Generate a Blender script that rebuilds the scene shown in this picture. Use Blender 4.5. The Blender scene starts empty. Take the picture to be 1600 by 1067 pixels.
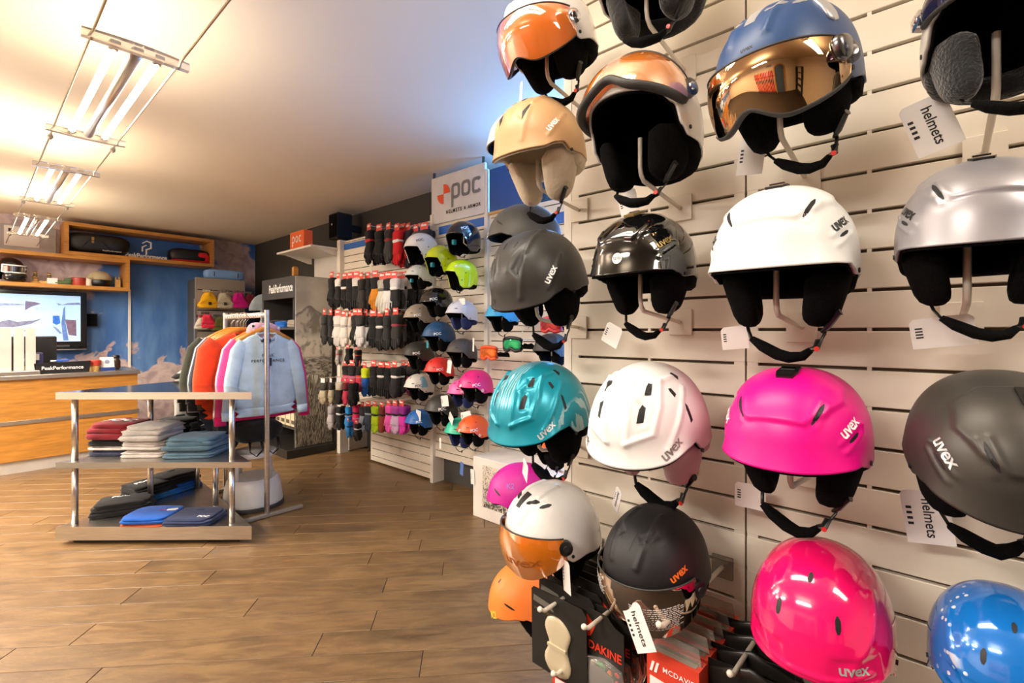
import bpy, math, random
import numpy as np
from mathutils import Vector, Matrix, Euler

# ------------------------------------------------------------ camera, world, light, exposure
scene = bpy.context.scene
col = scene.collection
CAM_H, FPX, CX, HOR = 1.36, 750.0, 800.0, 517.0
YAW = math.atan(847.0 / 750.0)
cam_data = bpy.data.cameras.new('camera')
cam_data.sensor_width = 36.0
cam_data.lens = 36.0 * FPX / 1600.0
cam_data.shift_y = -(533.5 - HOR) / 1600.0
cam_data.clip_start = 0.05
cam = bpy.data.objects.new('camera', cam_data)
col.objects.link(cam)
cam.location = (0, 0, CAM_H)
cam.rotation_euler = (math.pi / 2, 0, -YAW)
scene.camera = cam

scene.view_settings.view_transform = 'Standard'
scene.view_settings.look = 'None'
scene.view_settings.gamma = 1.0
scene.view_settings.use_curve_mapping = False
scene.view_settings.exposure = 0.45

world = bpy.data.worlds.new('world')
scene.world = world
world.use_nodes = True
world.node_tree.nodes['Background'].inputs[0].default_value = (0.45, 0.62, 1.0, 1)
world.node_tree.nodes['Background'].inputs[1].default_value = 1.0


def area_light(name, loc, rot, sx, sy, power, color):
    d = bpy.data.lights.new(name, 'AREA')
    d.shape = 'RECTANGLE'
    d.size, d.size_y = sx, sy
    d.energy = power
    d.color = color
    o = bpy.data.objects.new(name, d)
    o.location = loc
    o.rotation_euler = rot
    col.objects.link(o)
    return o


WARM = (1.0, 0.925, 0.83)
WIN_POWER, ROOM_POWER, TUBE_E = 42.0, 24.0, 33.0
# daylight of the shop window behind the helmet wall, and its upper light over the goggle wall
area_light('window_daylight', (3.06, 1.00, 1.55), (math.pi / 2 + 0.15, 0, math.pi / 2), 1.5, 1.5, WIN_POWER, (0.14, 0.40, 1.0))
area_light('window_daylight_upper', (3.06, 1.85, 2.50), (math.pi / 2 + 0.45, 0, math.pi / 2 - 0.6), 0.7, 0.3, WIN_POWER * 0.85, (0.12, 0.38, 1.0))
# unseen fill lights added under the ceiling, facing down and up, to brighten the room
for (lx, ly, p) in ((0.39, 0.75, 0.42), (0.39, -1.1, 0.8), (-1.6, 0.9, 2.6), (-1.6, 3.6, 3.4), (-1.6, 6.0, 2.8), (-0.5, 4.6, 3.0), (-0.7, 7.0, 2.4)):
    area_light('ceiling_fill', (lx, ly, 2.39), (0, 0, 0), 0.25, 1.0, ROOM_POWER * p, WARM)
    area_light('ceiling_fill', (lx, ly, 2.42), (math.pi, 0, 0), 0.25, 1.0, ROOM_POWER * p * 0.30, WARM)

rnd = random.Random(7)
R = math.radians


def ray(u, v):
    a, b = (u - CX) / FPX, (HOR - v) / FPX
    s, c = math.sin(YAW), math.cos(YAW)
    return Vector((s + a * c, c - a * s, b))


def at(u, v, X=None, Y=None, Z=None):
    """the room point on the plane X=, Y= or Z= that the survey of the photograph gives for (u, v)"""
    d = ray(u, v)
    t = X / d.x if X is not None else (Y / d.y if Y is not None else (Z - CAM_H) / d.z)
    return Vector((d.x * t, d.y * t, CAM_H + d.z * t))


# ------------------------------------------------------------ materials
def lin(h):
    h = h.lstrip('#')
    out = []
    for k in (0, 2, 4):
        c = int(h[k:k + 2], 16) / 255.0
        out.append(c / 12.92 if c <= 0.04045 else ((c + 0.055) / 1.055) ** 2.4)
    return (out[0], out[1], out[2], 1.0)


_mats = {}


def mat(name, hexc, rough=0.5, metal=0.0, var=0.08, vs=6.0, bump=0.0, bs=60.0, coat=0.0, spec=0.5, trans=0.0,
        emit=0.0, rand=0.0, alpha=1.0, stretch=None, sheen=0.0):
    if name in _mats:
        return _mats[name]
    m = bpy.data.materials.new(name)
    m.use_nodes = True
    nt = m.node_tree
    b = nt.nodes['Principled BSDF']
    b.inputs['Roughness'].default_value = rough
    b.inputs['Metallic'].default_value = metal
    b.inputs['Specular IOR Level'].default_value = spec
    b.inputs['Coat Weight'].default_value = coat
    b.inputs['Coat Roughness'].default_value = 0.06
    b.inputs['Transmission Weight'].default_value = trans
    b.inputs['Sheen Weight'].default_value = sheen
    b.inputs['Alpha'].default_value = alpha
    c = lin(hexc)
    tc = nt.nodes.new('ShaderNodeTexCoord')
    src = tc.outputs['Object']
    if stretch:
        mp = nt.nodes.new('ShaderNodeMapping')
        mp.inputs['Scale'].default_value = stretch
        nt.links.new(src, mp.inputs['Vector'])
        src = mp.outputs['Vector']
    nz = nt.nodes.new('ShaderNodeTexNoise')
    nz.inputs['Scale'].default_value = vs
    nz.inputs['Detail'].default_value = 6
    nt.links.new(src, nz.inputs['Vector'])
    ramp = nt.nodes.new('ShaderNodeValToRGB')
    ramp.color_ramp.elements[0].position = 0.3
    ramp.color_ramp.elements[1].position = 0.7
    ramp.color_ramp.elements[0].color = tuple(x * (1 - var) for x in c[:3]) + (1,)
    ramp.color_ramp.elements[1].color = tuple(min(1, x * (1 + var)) for x in c[:3]) + (1,)
    nt.links.new(nz.outputs['Fac'], ramp.inputs['Fac'])
    out = ramp.outputs['Color']
    if rand:
        oi = nt.nodes.new('ShaderNodeObjectInfo')
        mr = nt.nodes.new('ShaderNodeMapRange')
        mr.inputs['To Min'].default_value = 1 - rand
        mr.inputs['To Max'].default_value = 1 + rand
        nt.links.new(oi.outputs['Random'], mr.inputs['Value'])
        hs = nt.nodes.new('ShaderNodeHueSaturation')
        nt.links.new(mr.outputs['Result'], hs.inputs['Value'])
        nt.links.new(out, hs.inputs['Color'])
        out = hs.outputs['Color']
    nt.links.new(out, b.inputs['Base Color'])
    if emit:
        b.inputs['Emission Strength'].default_value = emit
        nt.links.new(out, b.inputs['Emission Color'])
    if bump:
        n2 = nt.nodes.new('ShaderNodeTexNoise')
        n2.inputs['Scale'].default_value = bs
        n2.inputs['Detail'].default_value = 4
        nt.links.new(src, n2.inputs['Vector'])
        bp = nt.nodes.new('ShaderNodeBump')
        bp.inputs['Strength'].default_value = bump
        bp.inputs['Distance'].default_value = 0.004
        nt.links.new(n2.outputs['Fac'], bp.inputs['Height'])
        nt.links.new(bp.outputs['Normal'], b.inputs['Normal'])
    _mats[name] = m
    return m


def fabric(hexc, name=None):
    return mat(name or 'fabric_' + hexc, hexc, rough=0.9, var=0.12, vs=14, bump=0.35, bs=120, spec=0.2, sheen=0.15)


def plain(hexc, rough=0.5, **k):
    return mat('plain_%s_%d' % (hexc, int(rough * 100)), hexc, rough=rough, var=0.04, **k)


STEEL = mat('brushed_steel', 'cfcac2', rough=0.28, metal=1.0, var=0.1, vs=8, bump=0.06, bs=30, stretch=(1, 1, 14))
CHROME = mat('chrome', 'dcdcdc', rough=0.12, metal=1.0, var=0.03)
OAK = mat('oak', 'b87d30', rough=0.45, var=0.22, vs=5, bump=0.15, bs=30, stretch=(1.2, 9, 9), rand=0.05)
WHITE = mat('white_paint', 'e9e2d6', rough=0.45, var=0.02)
SLAT = mat('slatwall_white', 'e6dccb', rough=0.42, var=0.02, vs=2)
GROOVE = mat('groove_brown', '5a4a38', rough=0.8)
BLACKP = mat('black_plastic', '121212', rough=0.35, var=0.1)
BLACKF = mat('black_foam', '0b0b0c', rough=0.95, var=0.2, bump=0.5, bs=200, spec=0.1)
RODW = mat('white_rod', 'e8dfcf', rough=0.35, var=0.03)
INK = mat('black_ink', '1a1a1c', rough=0.5, var=0.02)
WINK = mat('white_ink', 'f4f4f2', rough=0.5, var=0.02)
CARD = mat('white_card', 'eeeae6', rough=0.6, var=0.02)
RED = mat('red_plastic', 'd8322a', rough=0.4, var=0.04)
REDCARD = mat('red_card', 'dd4a3c', rough=0.55, var=0.1)


# ------------------------------------------------------------ objects
def put(o, parent=None, label=None, cat=None, group=None, kind=None):
    col.objects.link(o)
    if parent is not None:
        o.parent = parent
    for k, v in (('label', label), ('category', cat), ('group', group), ('kind', kind)):
        if v:
            o[k] = v
    return o


def thing(name, label, cat, loc=(0, 0, 0), rot=(0, 0, 0), scale=1.0, group=None):
    o = bpy.data.objects.new(name, None)
    o.empty_display_size = 0.05
    o.location = loc
    o.rotation_euler = rot
    o.scale = (scale,) * 3
    return put(o, None, label, cat, group)


def mw(o):
    m = Matrix.LocRotScale(o.location, o.rotation_euler, o.scale)
    return mw(o.parent) @ m if o.parent else m


class MB:
    """collects shapes into ONE mesh"""

    def __init__(self):
        self.v, self.f, self.n = [], [], 0

    def add(self, verts, faces):
        k = self.n
        self.v.extend([tuple(p) for p in verts])
        self.f.extend([tuple(i + k for i in fa) for fa in faces])
        self.n += len(verts)
        return self

    def box(self, c, s, rz=0.0, m=None, bev=0.0):
        hx, hy, hz = s[0] / 2, s[1] / 2, s[2] / 2
        if bev:
            b = min(bev, hx * .9, hy * .9, hz * .9)
            pts = []
            for (a, q, z) in ((hx - b, hy - b, -hz), (hx, hy, -hz + b), (hx, hy, hz - b), (hx - b, hy - b, hz)):
                e = 0 if a == hx else 0
                pts += [(-a, -q, z), (a, -q, z), (a, q, z), (-a, q, z)]
            fs = [(3, 2, 1, 0), (12, 13, 14, 15)]
            for r in range(3):
                for i in range(4):
                    j = (i + 1) % 4
                    fs.append((r * 4 + i, r * 4 + j, r * 4 + 4 + j, r * 4 + 4 + i))
        else:
            pts = [(x, y, z) for z in (-hz, hz) for (x, y) in ((-hx, -hy), (hx, -hy), (hx, hy), (-hx, hy))]
            fs = [(3, 2, 1, 0), (4, 5, 6, 7)] + [(i, (i + 1) % 4, (i + 1) % 4 + 4, i + 4) for i in range(4)]
        cr, sr = math.cos(rz), math.sin(rz)
        out = []
        for (x, y, z) in pts:
            p = Vector((x * cr - y * sr + c[0], x * sr + y * cr + c[1], z + c[2]))
            out.append(m @ p if m else p)
        return self.add(out, fs)

    def span(self, p0, p1, bev=0.0):
        return self.box([(a + b) / 2 for a, b in zip(p0, p1)], [abs(b - a) for a, b in zip(p0, p1)], bev=bev)

    def tube(self, pts, r, n=8, flat=1.0, up=(0, 0, 1), caps=True):
        pts = [Vector(p) for p in pts]
        rs = list(r) if isinstance(r, (list, tuple)) else [r] * len(pts)
        k = len(pts)
        vs, fs = [], []
        for i, p in enumerate(pts):
            d = (pts[min(i + 1, k - 1)] - pts[max(i - 1, 0)])
            d = d.normalized() if d.length > 1e-9 else Vector((0, 0, 1))
            a = d.cross(Vector(up))
            if a.length < 1e-3:
                a = d.cross(Vector((1, 0.2, 0)))
            a.normalize()
            b = d.cross(a).normalized()
            for j in range(n):
                t = 2 * math.pi * j / n
                vs.append(p + a * (math.cos(t) * rs[i]) + b * (math.sin(t) * rs[i] * flat))
        for i in range(k - 1):
            for j in range(n):
                q = (j + 1) % n
                fs.append((i * n + j, i * n + q, (i + 1) * n + q, (i + 1) * n + j))
        if caps:
            fs.append(tuple(range(n - 1, -1, -1)))
            fs.append(tuple((k - 1) * n + j for j in range(n)))
        return self.add(vs, fs)

    def prism(self, poly, fn, h0, h1):
        """poly in 2D, fn(x, y, h) -> point"""
        n = len(poly)
        vs = [fn(x, y, h0) for x, y in poly] + [fn(x, y, h1) for x, y in poly]
        fs = [tuple(range(n - 1, -1, -1)), tuple(range(n, 2 * n))]
        fs += [(i, (i + 1) % n, (i + 1) % n + n, i + n) for i in range(n)]
        return self.add(vs, fs)

    def pillow(self, poly, t, fn, rings=((1, 0), (.97, .45), (.86, .8), (.6, .98), (.25, 1.0)), sub=2):
        """cushion over a 2D outline, thickness t, both sides domed; fn(x, y, h) -> point"""
        pl = []
        n0 = len(poly)
        for i in range(n0):
            a, b, c, d = poly[i - 1], poly[i], poly[(i + 1) % n0], poly[(i + 2) % n0]
            for q in range(sub):
                s = q / sub
                pl.append(tuple(.5 * (2 * b[k] + (c[k] - a[k]) * s + (2 * a[k] - 5 * b[k] + 4 * c[k] - d[k]) * s * s
                                      + (3 * b[k] - a[k] - 3 * c[k] + d[k]) * s ** 3) for k in (0, 1)))
        cx = sum(p[0] for p in pl) / len(pl)
        cy = sum(p[1] for p in pl) / len(pl)
        n = len(pl)
        vs, fs = [], []
        loops = [(f, h) for f, h in rings[::-1]] + [(f, -h) for f, h in rings[1:]]
        for f, h in loops:
            for x, y in pl:
                vs.append(fn(cx + (x - cx) * f, cy + (y - cy) * f, h * t / 2))
        for i in range(len(loops) - 1):
            for j in range(n):
                q = (j + 1) % n
                fs.append((i * n + j, (i + 1) * n + j, (i + 1) * n + q, i * n + q))
        fs.append(tuple(range(n)))
        fs.append(tuple((len(loops) - 1) * n + j for j in range(n - 1, -1, -1)))
        return self.add(vs, fs)

    def lathe(self, prof, n=20, m=None):
        vs, fs = [], []
        for r, z in prof:
            for j in range(n):
                t = 2 * math.pi * j / n
                p = Vector((r * math.cos(t), r * math.sin(t), z))
                vs.append(m @ p if m else p)
        for i in range(len(prof) - 1):
            for j in range(n):
                q = (j + 1) % n
                fs.append((i * n + j, i * n + q, (i + 1) * n + q, (i + 1) * n + j))
        fs.append(tuple(range(n - 1, -1, -1)))
        fs.append(tuple((len(prof) - 1) * n + j for j in range(n)))
        return self.add(vs, fs)

    def grid(self, P, closed=False):
        a, b = len(P), len(P[0])
        vs = [p for row in P for p in row]
        fs = []
        for i in range(a - 1):
            for j in range(b if closed else b - 1):
                q = (j + 1) % b
                fs.append((i * b + j, i * b + q, (i + 1) * b + q, (i + 1) * b + j))
        return self.add(vs, fs)

    def soft(self, c, s, e=.35, nz=0.0, seed=0, nu=20, nv=10, rz=0.0, slump=0.0):
        """soft rounded block (superellipsoid) with folds of height nz"""
        rg = random.Random(seed)
        ph = [rg.uniform(0, 6.3) for _ in range(6)]

        def sp(w, k):
            return math.copysign(abs(w) ** k, w)
        cr, sr = math.cos(rz), math.sin(rz)
        P = []
        for i in range(nv + 1):
            la = -math.pi / 2 + math.pi * i / nv
            row = []
            for j in range(nu):
                lo = 2 * math.pi * j / nu
                x, y, z = sp(math.cos(la), e) * sp(math.cos(lo), e), sp(math.cos(la), e) * sp(math.sin(lo), e), sp(math.sin(la), e)
                w = 1 + nz * (math.sin(5 * lo + ph[0] + 2 * z) + math.sin(3 * lo + ph[1] - 4 * z) + math.sin(9 * x + ph[2]) * .7 + math.sin(8 * y + ph[3]) * .7)
                X, Y, Z = x * s[0] / 2 * w, y * s[1] / 2 * w, z * s[2] / 2 * (1 + nz * 1.5 * math.sin(6 * x + ph[4]) + nz * math.sin(7 * y + ph[5]))
                if slump:
                    Z -= slump * (x * x + y * y) * .5
                row.append((c[0] + X * cr - Y * sr, c[1] + X * sr + Y * cr, c[2] + Z))
            P.append(row)
        return self.grid(P, closed=True)

    def mesh(self, name, m, smooth=None):
        me = bpy.data.meshes.new(name)
        me.from_pydata(self.v, [], self.f)
        me.materials.append(m)
        if smooth is not None:
            me.shade_smooth() if smooth is True else None
            if smooth is not True:
                me.shade_smooth()
                me.set_sharp_from_angle(angle=smooth)
        me.update()
        return me

    def obj(self, name, m, parent=None, label=None, cat=None, group=None, kind=None, smooth=R(40)):
        return put(bpy.data.objects.new(name, self.mesh(name, m, smooth)), parent, label, cat, group, kind)


def mcopy(o, parent, loc=None):
    c = o.copy()
    col.objects.link(c)
    c.parent = parent
    if loc is not None:
        c.location = loc
    return c


# ------------------------------------------------------------ lettering
_txt = {}


def letters(body, bold=0.0, shear=0.0, gap=1.0):
    key = (body, bold, shear, gap)
    if key not in _txt:
        c = bpy.data.curves.new('lettering', 'FONT')
        c.body, c.size, c.align_x, c.align_y = body, 1.0, 'CENTER', 'CENTER'
        c.offset, c.shear, c.space_character, c.resolution_u = bold, shear, gap, 3
        o = bpy.data.objects.new('lettering', c)
        col.objects.link(o)
        bpy.context.view_layer.update()
        ev = o.evaluated_get(bpy.context.evaluated_depsgraph_get())
        me = ev.to_mesh()
        vs = [(v.co.x, v.co.y) for v in me.vertices]
        fs = [tuple(p.vertices) for p in me.polygons]
        ev.to_mesh_clear()
        bpy.data.objects.remove(o)
        bpy.data.curves.remove(c)
        x0, x1 = min(v[0] for v in vs), max(v[0] for v in vs)
        y0, y1 = min(v[1] for v in vs), max(v[1] for v in vs)
        w = x1 - x0
        _txt[key] = ([((x - (x0 + x1) / 2) / w, (y - (y0 + y1) / 2) / w) for x, y in vs], fs)
    return _txt[key]


def write(name, body, width, fn, m, parent, bold=0.0, shear=0.0, gap=1.0, tall=1.0):
    """flat lettering; fn(x, y) -> point"""
    vs, fs = letters(body, bold, shear, gap)
    return MB().add([fn(x * width, y * width * tall) for x, y in vs], fs).obj(name, m, parent, smooth=None)


def plane_fn(o, ex, ey, off=0.0):
    o, ex, ey = Vector(o), Vector(ex).normalized(), Vector(ey).normalized()
    n = ex.cross(ey)
    return lambda x, y, h=0.0: o + ex * x + ey * y + n * (off + h)


# ------------------------------------------------------------ the room
WN, WS, WD, YB, ZC = 1.13, 2.77, 3.10, 8.37, 2.77      # helmet wall, display walls, dark wall, back wall, ceiling


def graph(name):
    m = bpy.data.materials.new(name)
    m.use_nodes = True
    nt = m.node_tree
    b = nt.nodes['Principled BSDF']

    def node(kind, **k):
        n = nt.nodes.new('ShaderNode' + kind)
        for a, v in k.items():
            if a in ('operation', 'blend_type', 'data_type', 'noise_dimensions', 'interpolation_type'):
                setattr(n, a, v)
            else:
                s = n.inputs[int(a[1:])] if a[0] == 'i' and a[1:].isdigit() else n.inputs[a]
                if hasattr(v, 'bl_idname') or isinstance(v, bpy.types.NodeSocket):
                    nt.links.new(v, s)
                else:
                    s.default_value = v
        return n

    def math_(op, a, c=0.0):
        return node('Math', operation=op, i0=a, i1=c).outputs[0]

    def step(x, lo, hi):
        return node('MapRange', interpolation_type='SMOOTHSTEP', i0=x, i1=lo, i2=hi).outputs[0]

    def mix(f, a, c):
        n = nt.nodes.new('ShaderNodeMix')
        n.data_type = 'RGBA'
        for k, v in ((0, f), (6, a), (7, c)):
            if isinstance(v, bpy.types.NodeSocket):
                nt.links.new(v, n.inputs[k])
            else:
                n.inputs[k].default_value = v
        return n.outputs[2]

    def noise(vec, scale, detail=5, dist=0.0):
        return node('TexNoise', Vector=vec, Scale=scale, Detail=detail, Distortion=dist).outputs[0]
    tc = node('TexCoord')
    sep = node('SeparateXYZ', i0=tc.outputs['Object'])
    return m, nt, b, node, math_, step, mix, noise, tc.outputs['Object'], sep.outputs


def stretched(node, vec, s):
    return node('Mapping', Vector=vec, Scale=s).outputs[0]


# oak floor boards
def floor_mat():
    m, nt, b, node, math_, step, mix, noise, P, xyz = graph('floor_oak')
    oi = node('ObjectInfo')
    vec = node('VectorMath', operation='ADD', i0=P, i1=node('CombineXYZ', i0=oi.outputs['Random'], i1=math_('MULTIPLY', oi.outputs['Random'], 37.0)).outputs[0]).outputs[0]
    g1 = noise(stretched(node, vec, (2.2, 9, 4)), 2.5, 9, 1.0)
    g2 = noise(stretched(node, vec, (0.9, 2.6, 2)), 2.2, 5)
    g3 = noise(stretched(node, vec, (14, 60, 9)), 3.0, 5, .5)
    c = mix(step(g1, .25, .8), lin('664c30'), lin('876841'))
    c = mix(math_('MULTIPLY', step(g2, .50, .74), .62), c, lin('42331f'))
    c = mix(math_('MULTIPLY', step(g3, .58, .75), .35), c, lin('9c8057'))
    v = node('MapRange', i0=oi.outputs['Random'], i3=.92, i4=1.08).outputs[0]
    c = node('HueSaturation', Color=c, Value=v).outputs[0]
    nt.links.new(c, b.inputs['Base Color'])
    rr = node('MapRange', i0=g1, i3=.30, i4=.46).outputs[0]
    nt.links.new(rr, b.inputs['Roughness'])
    bp = node('Bump', Strength=.25, Distance=.003, Height=g3)
    nt.links.new(bp.outputs[0], b.inputs['Normal'])
    return m


FLOORM = floor_mat()
floor = MB().span((-3.2, -3.2, -.12), (WD, YB, -.006)).obj('floor', mat('floor_joint', '2e2317', rough=.8), kind='structure')
pd = Vector((.722, -.692))
pn = Vector((.692, .722))
pw, pl_ = .157, 1.28
ph = pn.dot(at(0, 1013.5, Z=0).to_2d())
board_me = {}
rp = random.Random(3)
for k in range(-14, 32):
    s0 = ph + k * pw
    off = rp.uniform(0, pl_)
    for q in range(-8, 9):
        r0 = off + q * pl_
        c = pn * (s0 + pw / 2) + pd * (r0 + pl_ / 2)
        ends = [pn * (s0 + pw / 2) + pd * (r0 + pl_ * f) for f in (0, .25, .5, .75, 1)]
        if not any(-.3 < e.x < 3.0 and .3 < e.y < 8.3 and e.x * math.sin(YAW) + e.y * math.cos(YAW) > 1.35 for e in ends):
            continue
        if not all(e.x < WD - .02 and e.y < YB - .02 for e in (ends[0], ends[-1])):
            # trimmed board at a wall
            while r0 < off + q * pl_ + pl_ and not ((pn * (s0 + pw / 2) + pd * r0).y < YB - .06):
                r0 += .05
            r1 = off + q * pl_ + pl_
            while r1 > r0 and (pn * (s0 + pw / 2) + pd * r1).x > WD - .06:
                r1 -= .05
            if r1 - r0 < .1:
                continue
            me = MB().box((0, 0, -.004), (r1 - r0 - .003, pw - .003, .008), bev=.0015).mesh('plank', FLOORM)
            c = pn * (s0 + pw / 2) + pd * ((r0 + r1) / 2)
        else:
            if 'm' not in board_me:
                board_me['m'] = MB().box((0, 0, -.004), (pl_ - .003, pw - .003, .008), bev=.0015).mesh('plank', FLOORM)
            me = board_me['m']
        o = bpy.data.objects.new('plank', me)
        o.location = (c.x, c.y, 0)
        o.rotation_euler = (0, 0, math.atan2(pd.y, pd.x))
        put(o, floor)

CEILM = mat('ceiling_plaster', 'e0cfb6', rough=.9, var=.02, vs=1.5, bump=.08, bs=25)
MB().span((-3.2, -3.2, ZC), (WD, YB, ZC + .1)).obj('ceiling', CEILM, kind='structure')
DARKW = mat('charcoal_wall', '3e3a35', rough=.75, var=.06)
PLASTER = mat('shop_plaster', 'd8c8b0', rough=.8, var=.03)
b = MB().span((WD, 2.25, -.1), (WD + .12, YB, ZC)).span((WD, -3.2, -.1), (WD + .12, .15, ZC))
b.span((WD, .15, -.1), (WD + .12, 2.25, .55)).span((WD, .15, 2.72), (WD + .12, 2.25, ZC))
b.obj('wall_right', DARKW, kind='structure')
MB().span((-3.3, -3.2, -.1), (-3.2, YB, ZC)).obj('wall_left', PLASTER, kind='structure')
MB().span((-3.2, -3.3, -.1), (WD, -3.2, ZC)).obj('wall_front', PLASTER, kind='structure')
wn = bpy.data.objects.new('window_1', None)
put(wn, kind='structure')
b = MB()
for (y0, y1, z0, z1) in ((.15, .2, .55, 2.72), (2.2, 2.25, .55, 2.72), (.2, 2.2, .55, .6), (.2, 2.2, 2.67, 2.72), (1.18, 1.23, .6, 2.67)):
    b.span((WD + .02, y0, z0), (WD + .09, y1, z1))
b.obj('window_frame', WHITE, wn)
MB().span((WD + .085, .2, .6), (WD + .09, 2.2, 2.67)).obj('window_pane', mat('window_glass', 'ffffff', rough=.02, trans=1.0, var=0), wn)


# printed mural on the back wall: blue sky, pale rock and spray
def mural_mat():
    m, nt, b, node, math_, step, mix, noise, P, xyz = graph('printed_mural')
    x, z = xyz[0], xyz[2]
    n1 = noise(P, 2.2, 7, .8)
    n2 = noise(P, 6.0, 6, 1.2)
    n3 = noise(stretched(node, P, (3, 1, .7)), 2.0, 5)
    blue = mix(step(n3, .3, .75), lin('3c69aa'), lin('7098cc'))
    blue = mix(step(z, .9, 2.6), blue, mix(step(n1, .3, .7), lin('3468b0'), lin('4f80c2')))
    rock = mix(step(n2, .35, .7), lin('d9c3bd'), lin('b39a9a'))
    # rock face upper left, left of x = 1.0
    e1 = math_('ADD', x, math_('MULTIPLY', math_('SUBTRACT', n1, .5), .5))
    m1 = math_('MULTIPLY', step(e1, 1.12, 1.06), step(z, 1.72, 1.86))
    # spray of snow low in the middle, rising between x = 0.9 and 2.2
    hgt = math_('ADD', math_('MULTIPLY', math_('SUBTRACT', n1, .5), 2.2), math_('MULTIPLY', math_('SUBTRACT', n2, .5), .7))
    m2 = step(math_('SUBTRACT', math_('ADD', hgt, 1.14), z), -.02, .10)
    # rock upper right, near the corner
    e3 = math_('ADD', math_('SUBTRACT', x, math_('MULTIPLY', math_('SUBTRACT', 2.75, z), .9)), math_('MULTIPLY', math_('SUBTRACT', n1, .5), .8))
    m3 = math_('MULTIPLY', math_('MULTIPLY', step(e3, 2.12, 2.2), step(e3, 2.92, 2.8)), step(z, 1.95, 2.2))
    f = math_('MAXIMUM', m1, math_('MAXIMUM', m2, m3))
    c = mix(f, blue, rock)
    nt.links.new(c, b.inputs['Base Color'])
    b.inputs['Roughness'].default_value = .4
    return m


MURAL = mural_mat()
MB().span((-3.2, YB, -.1), (WD, YB + .1, ZC)).obj('wall_back', MURAL, kind='structure')
p = at(202, 500, Y=YB)
MB().span((p.x - .014, YB - .02, 0), (p.x + .014, YB, 1.93)).obj('trim_1', WHITE, kind='structure')
MB().span((-3.2, YB - .015, 0), (WD, YB, .09)).obj('baseboard_back', mat('baseboard_grey', '3a3c44', rough=.6), kind='structure')


# slatted walls: boards proud of a dark backing, joined by narrow stiles
def slat_wall(name, X, y0, y1, z0, z1, phase, pitch, groove, stiles, panels, backing=.03, body=None):
    root = MB().span((X + .012, y0, z0), (X + backing, y1, z1)).obj(name, GROOVE, kind='structure')
    if body:
        MB().span((X + backing, y0, z0), (X + body, y1, z1)).obj('core', WHITE, root)
    k0 = math.floor((z0 - phase) / pitch) - 1
    for (a, c) in panels:
        shared = None
        for k in range(k0, k0 + 60):
            lo, hi = phase + k * pitch + groove / 2, phase + (k + 1) * pitch - groove / 2
            lo2, hi2 = max(lo, z0), min(hi, z1)
            if hi2 - lo2 < .01:
                continue
            if hi2 - lo2 > hi - lo - 1e-6:
                if shared is None:
                    shared = MB().box((0, 0, 0), (.014, c - a - .002, hi - lo), bev=.0012).mesh('slat_board', SLAT)
                me = shared
            else:
                me = MB().box((0, 0, 0), (.014, c - a - .002, hi2 - lo2), bev=.0012).mesh('slat_board', SLAT)
            o = bpy.data.objects.new('slat_board', me)
            o.location = (X + .007, (a + c) / 2, (lo2 + hi2) / 2)
            put(o, root)
    for (y, w) in stiles:
        MB().span((X + .0006, y - w / 2, z0), (X + .0118, y + w / 2, z1)).obj('stile', SLAT, root)
    return root


slat_wall('wall_partition', WN, -.62, .775, 0, 2.62, 1.662, .0748, .0065,
          [(.763, .022), (.541, .007), (.328, .022), (.301, .022), (.096, .007), (-.125, .007), (-.345, .007)],
          [(.3155, .775), (-.62, .3135)], body=.7)
b = MB().span((WN - .001, .775, 0), (WN + .70, .80, 2.62))
b.obj('trim_2', WHITE, kind='structure')

# display walls along the room: gloves, helmets, far goggles
STL = lambda a, c, step: [(a + .012, .024), (c - .012, .024)] + [(a + step * k, .006) for k in range(1, int((c - a) / step) + 1) if a + step * k < c - .03]
slat_wall('wall_gloves', WS, 3.405, 4.42, .02, 2.36, 2.112, .0757, .0075, STL(3.405, 4.42, .2), [(3.405, 4.42)], body=.3)
slat_wall('wall_gloves_far', WS, 4.42, 5.0, .47, 2.36, 2.112, .0757, .0075, STL(4.42, 5.0, .2), [(4.42, 5.0)], body=.06)
slat_wall('wall_helmets', WS, 2.735, 3.385, .235, 2.36, 2.112, .0757, .0075, STL(2.735, 3.385, .2), [(2.735, 3.385)], body=.3)
slat_wall('wall_goggles', WS, 1.75, 2.70, .235, 2.30, 2.112, .0757, .0075, STL(1.75, 2.70, .2), [(1.75, 2.70)], body=.3)
MB().span((WS - .03, 3.37, 0), (WS + .1, 3.41, 2.40)).obj('trim_3', WHITE, kind='structure')
MB().span((WS - .02, 2.70, 0.235), (WS + .1, 2.735, 2.66)).obj('trim_4', WHITE, kind='structure')
MB().span((WS - .05, 4.955, 0), (WS + .05, 5.02, 2.37)).obj('trim_5', WHITE, kind='structure')
MB().span((WS + .1, 2.72, 0), (WS + .12, 3.37, .235)).obj('baseboard_right', mat('dark_plinth', '4b4a48', rough=.6), kind='structure')
MB().span((WS + .1, 5.02, 0), (WD, 5.86, 2.3)).obj('wall_upright', WHITE, kind='structure')
BLUE = mat('blue_stripe', '1f66c0', rough=.45, var=.02)
for (y0, y1, z0, z1) in ((2.74, 3.32, 2.215, 2.285), (3.42, 4.95, 2.262, 2.325), (1.8, 2.66, 2.12, 2.2)):
    MB().span((WS - .004, y0, z0), (WS - .0002, y1, z1)).obj('trim_6', BLUE, kind='structure')


# ------------------------------------------------------------ helmets
def sstep(x, lo, hi):
    t = np.clip((x - lo) / (hi - lo), 0, 1)
    return t * t * (3 - 2 * t)


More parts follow.
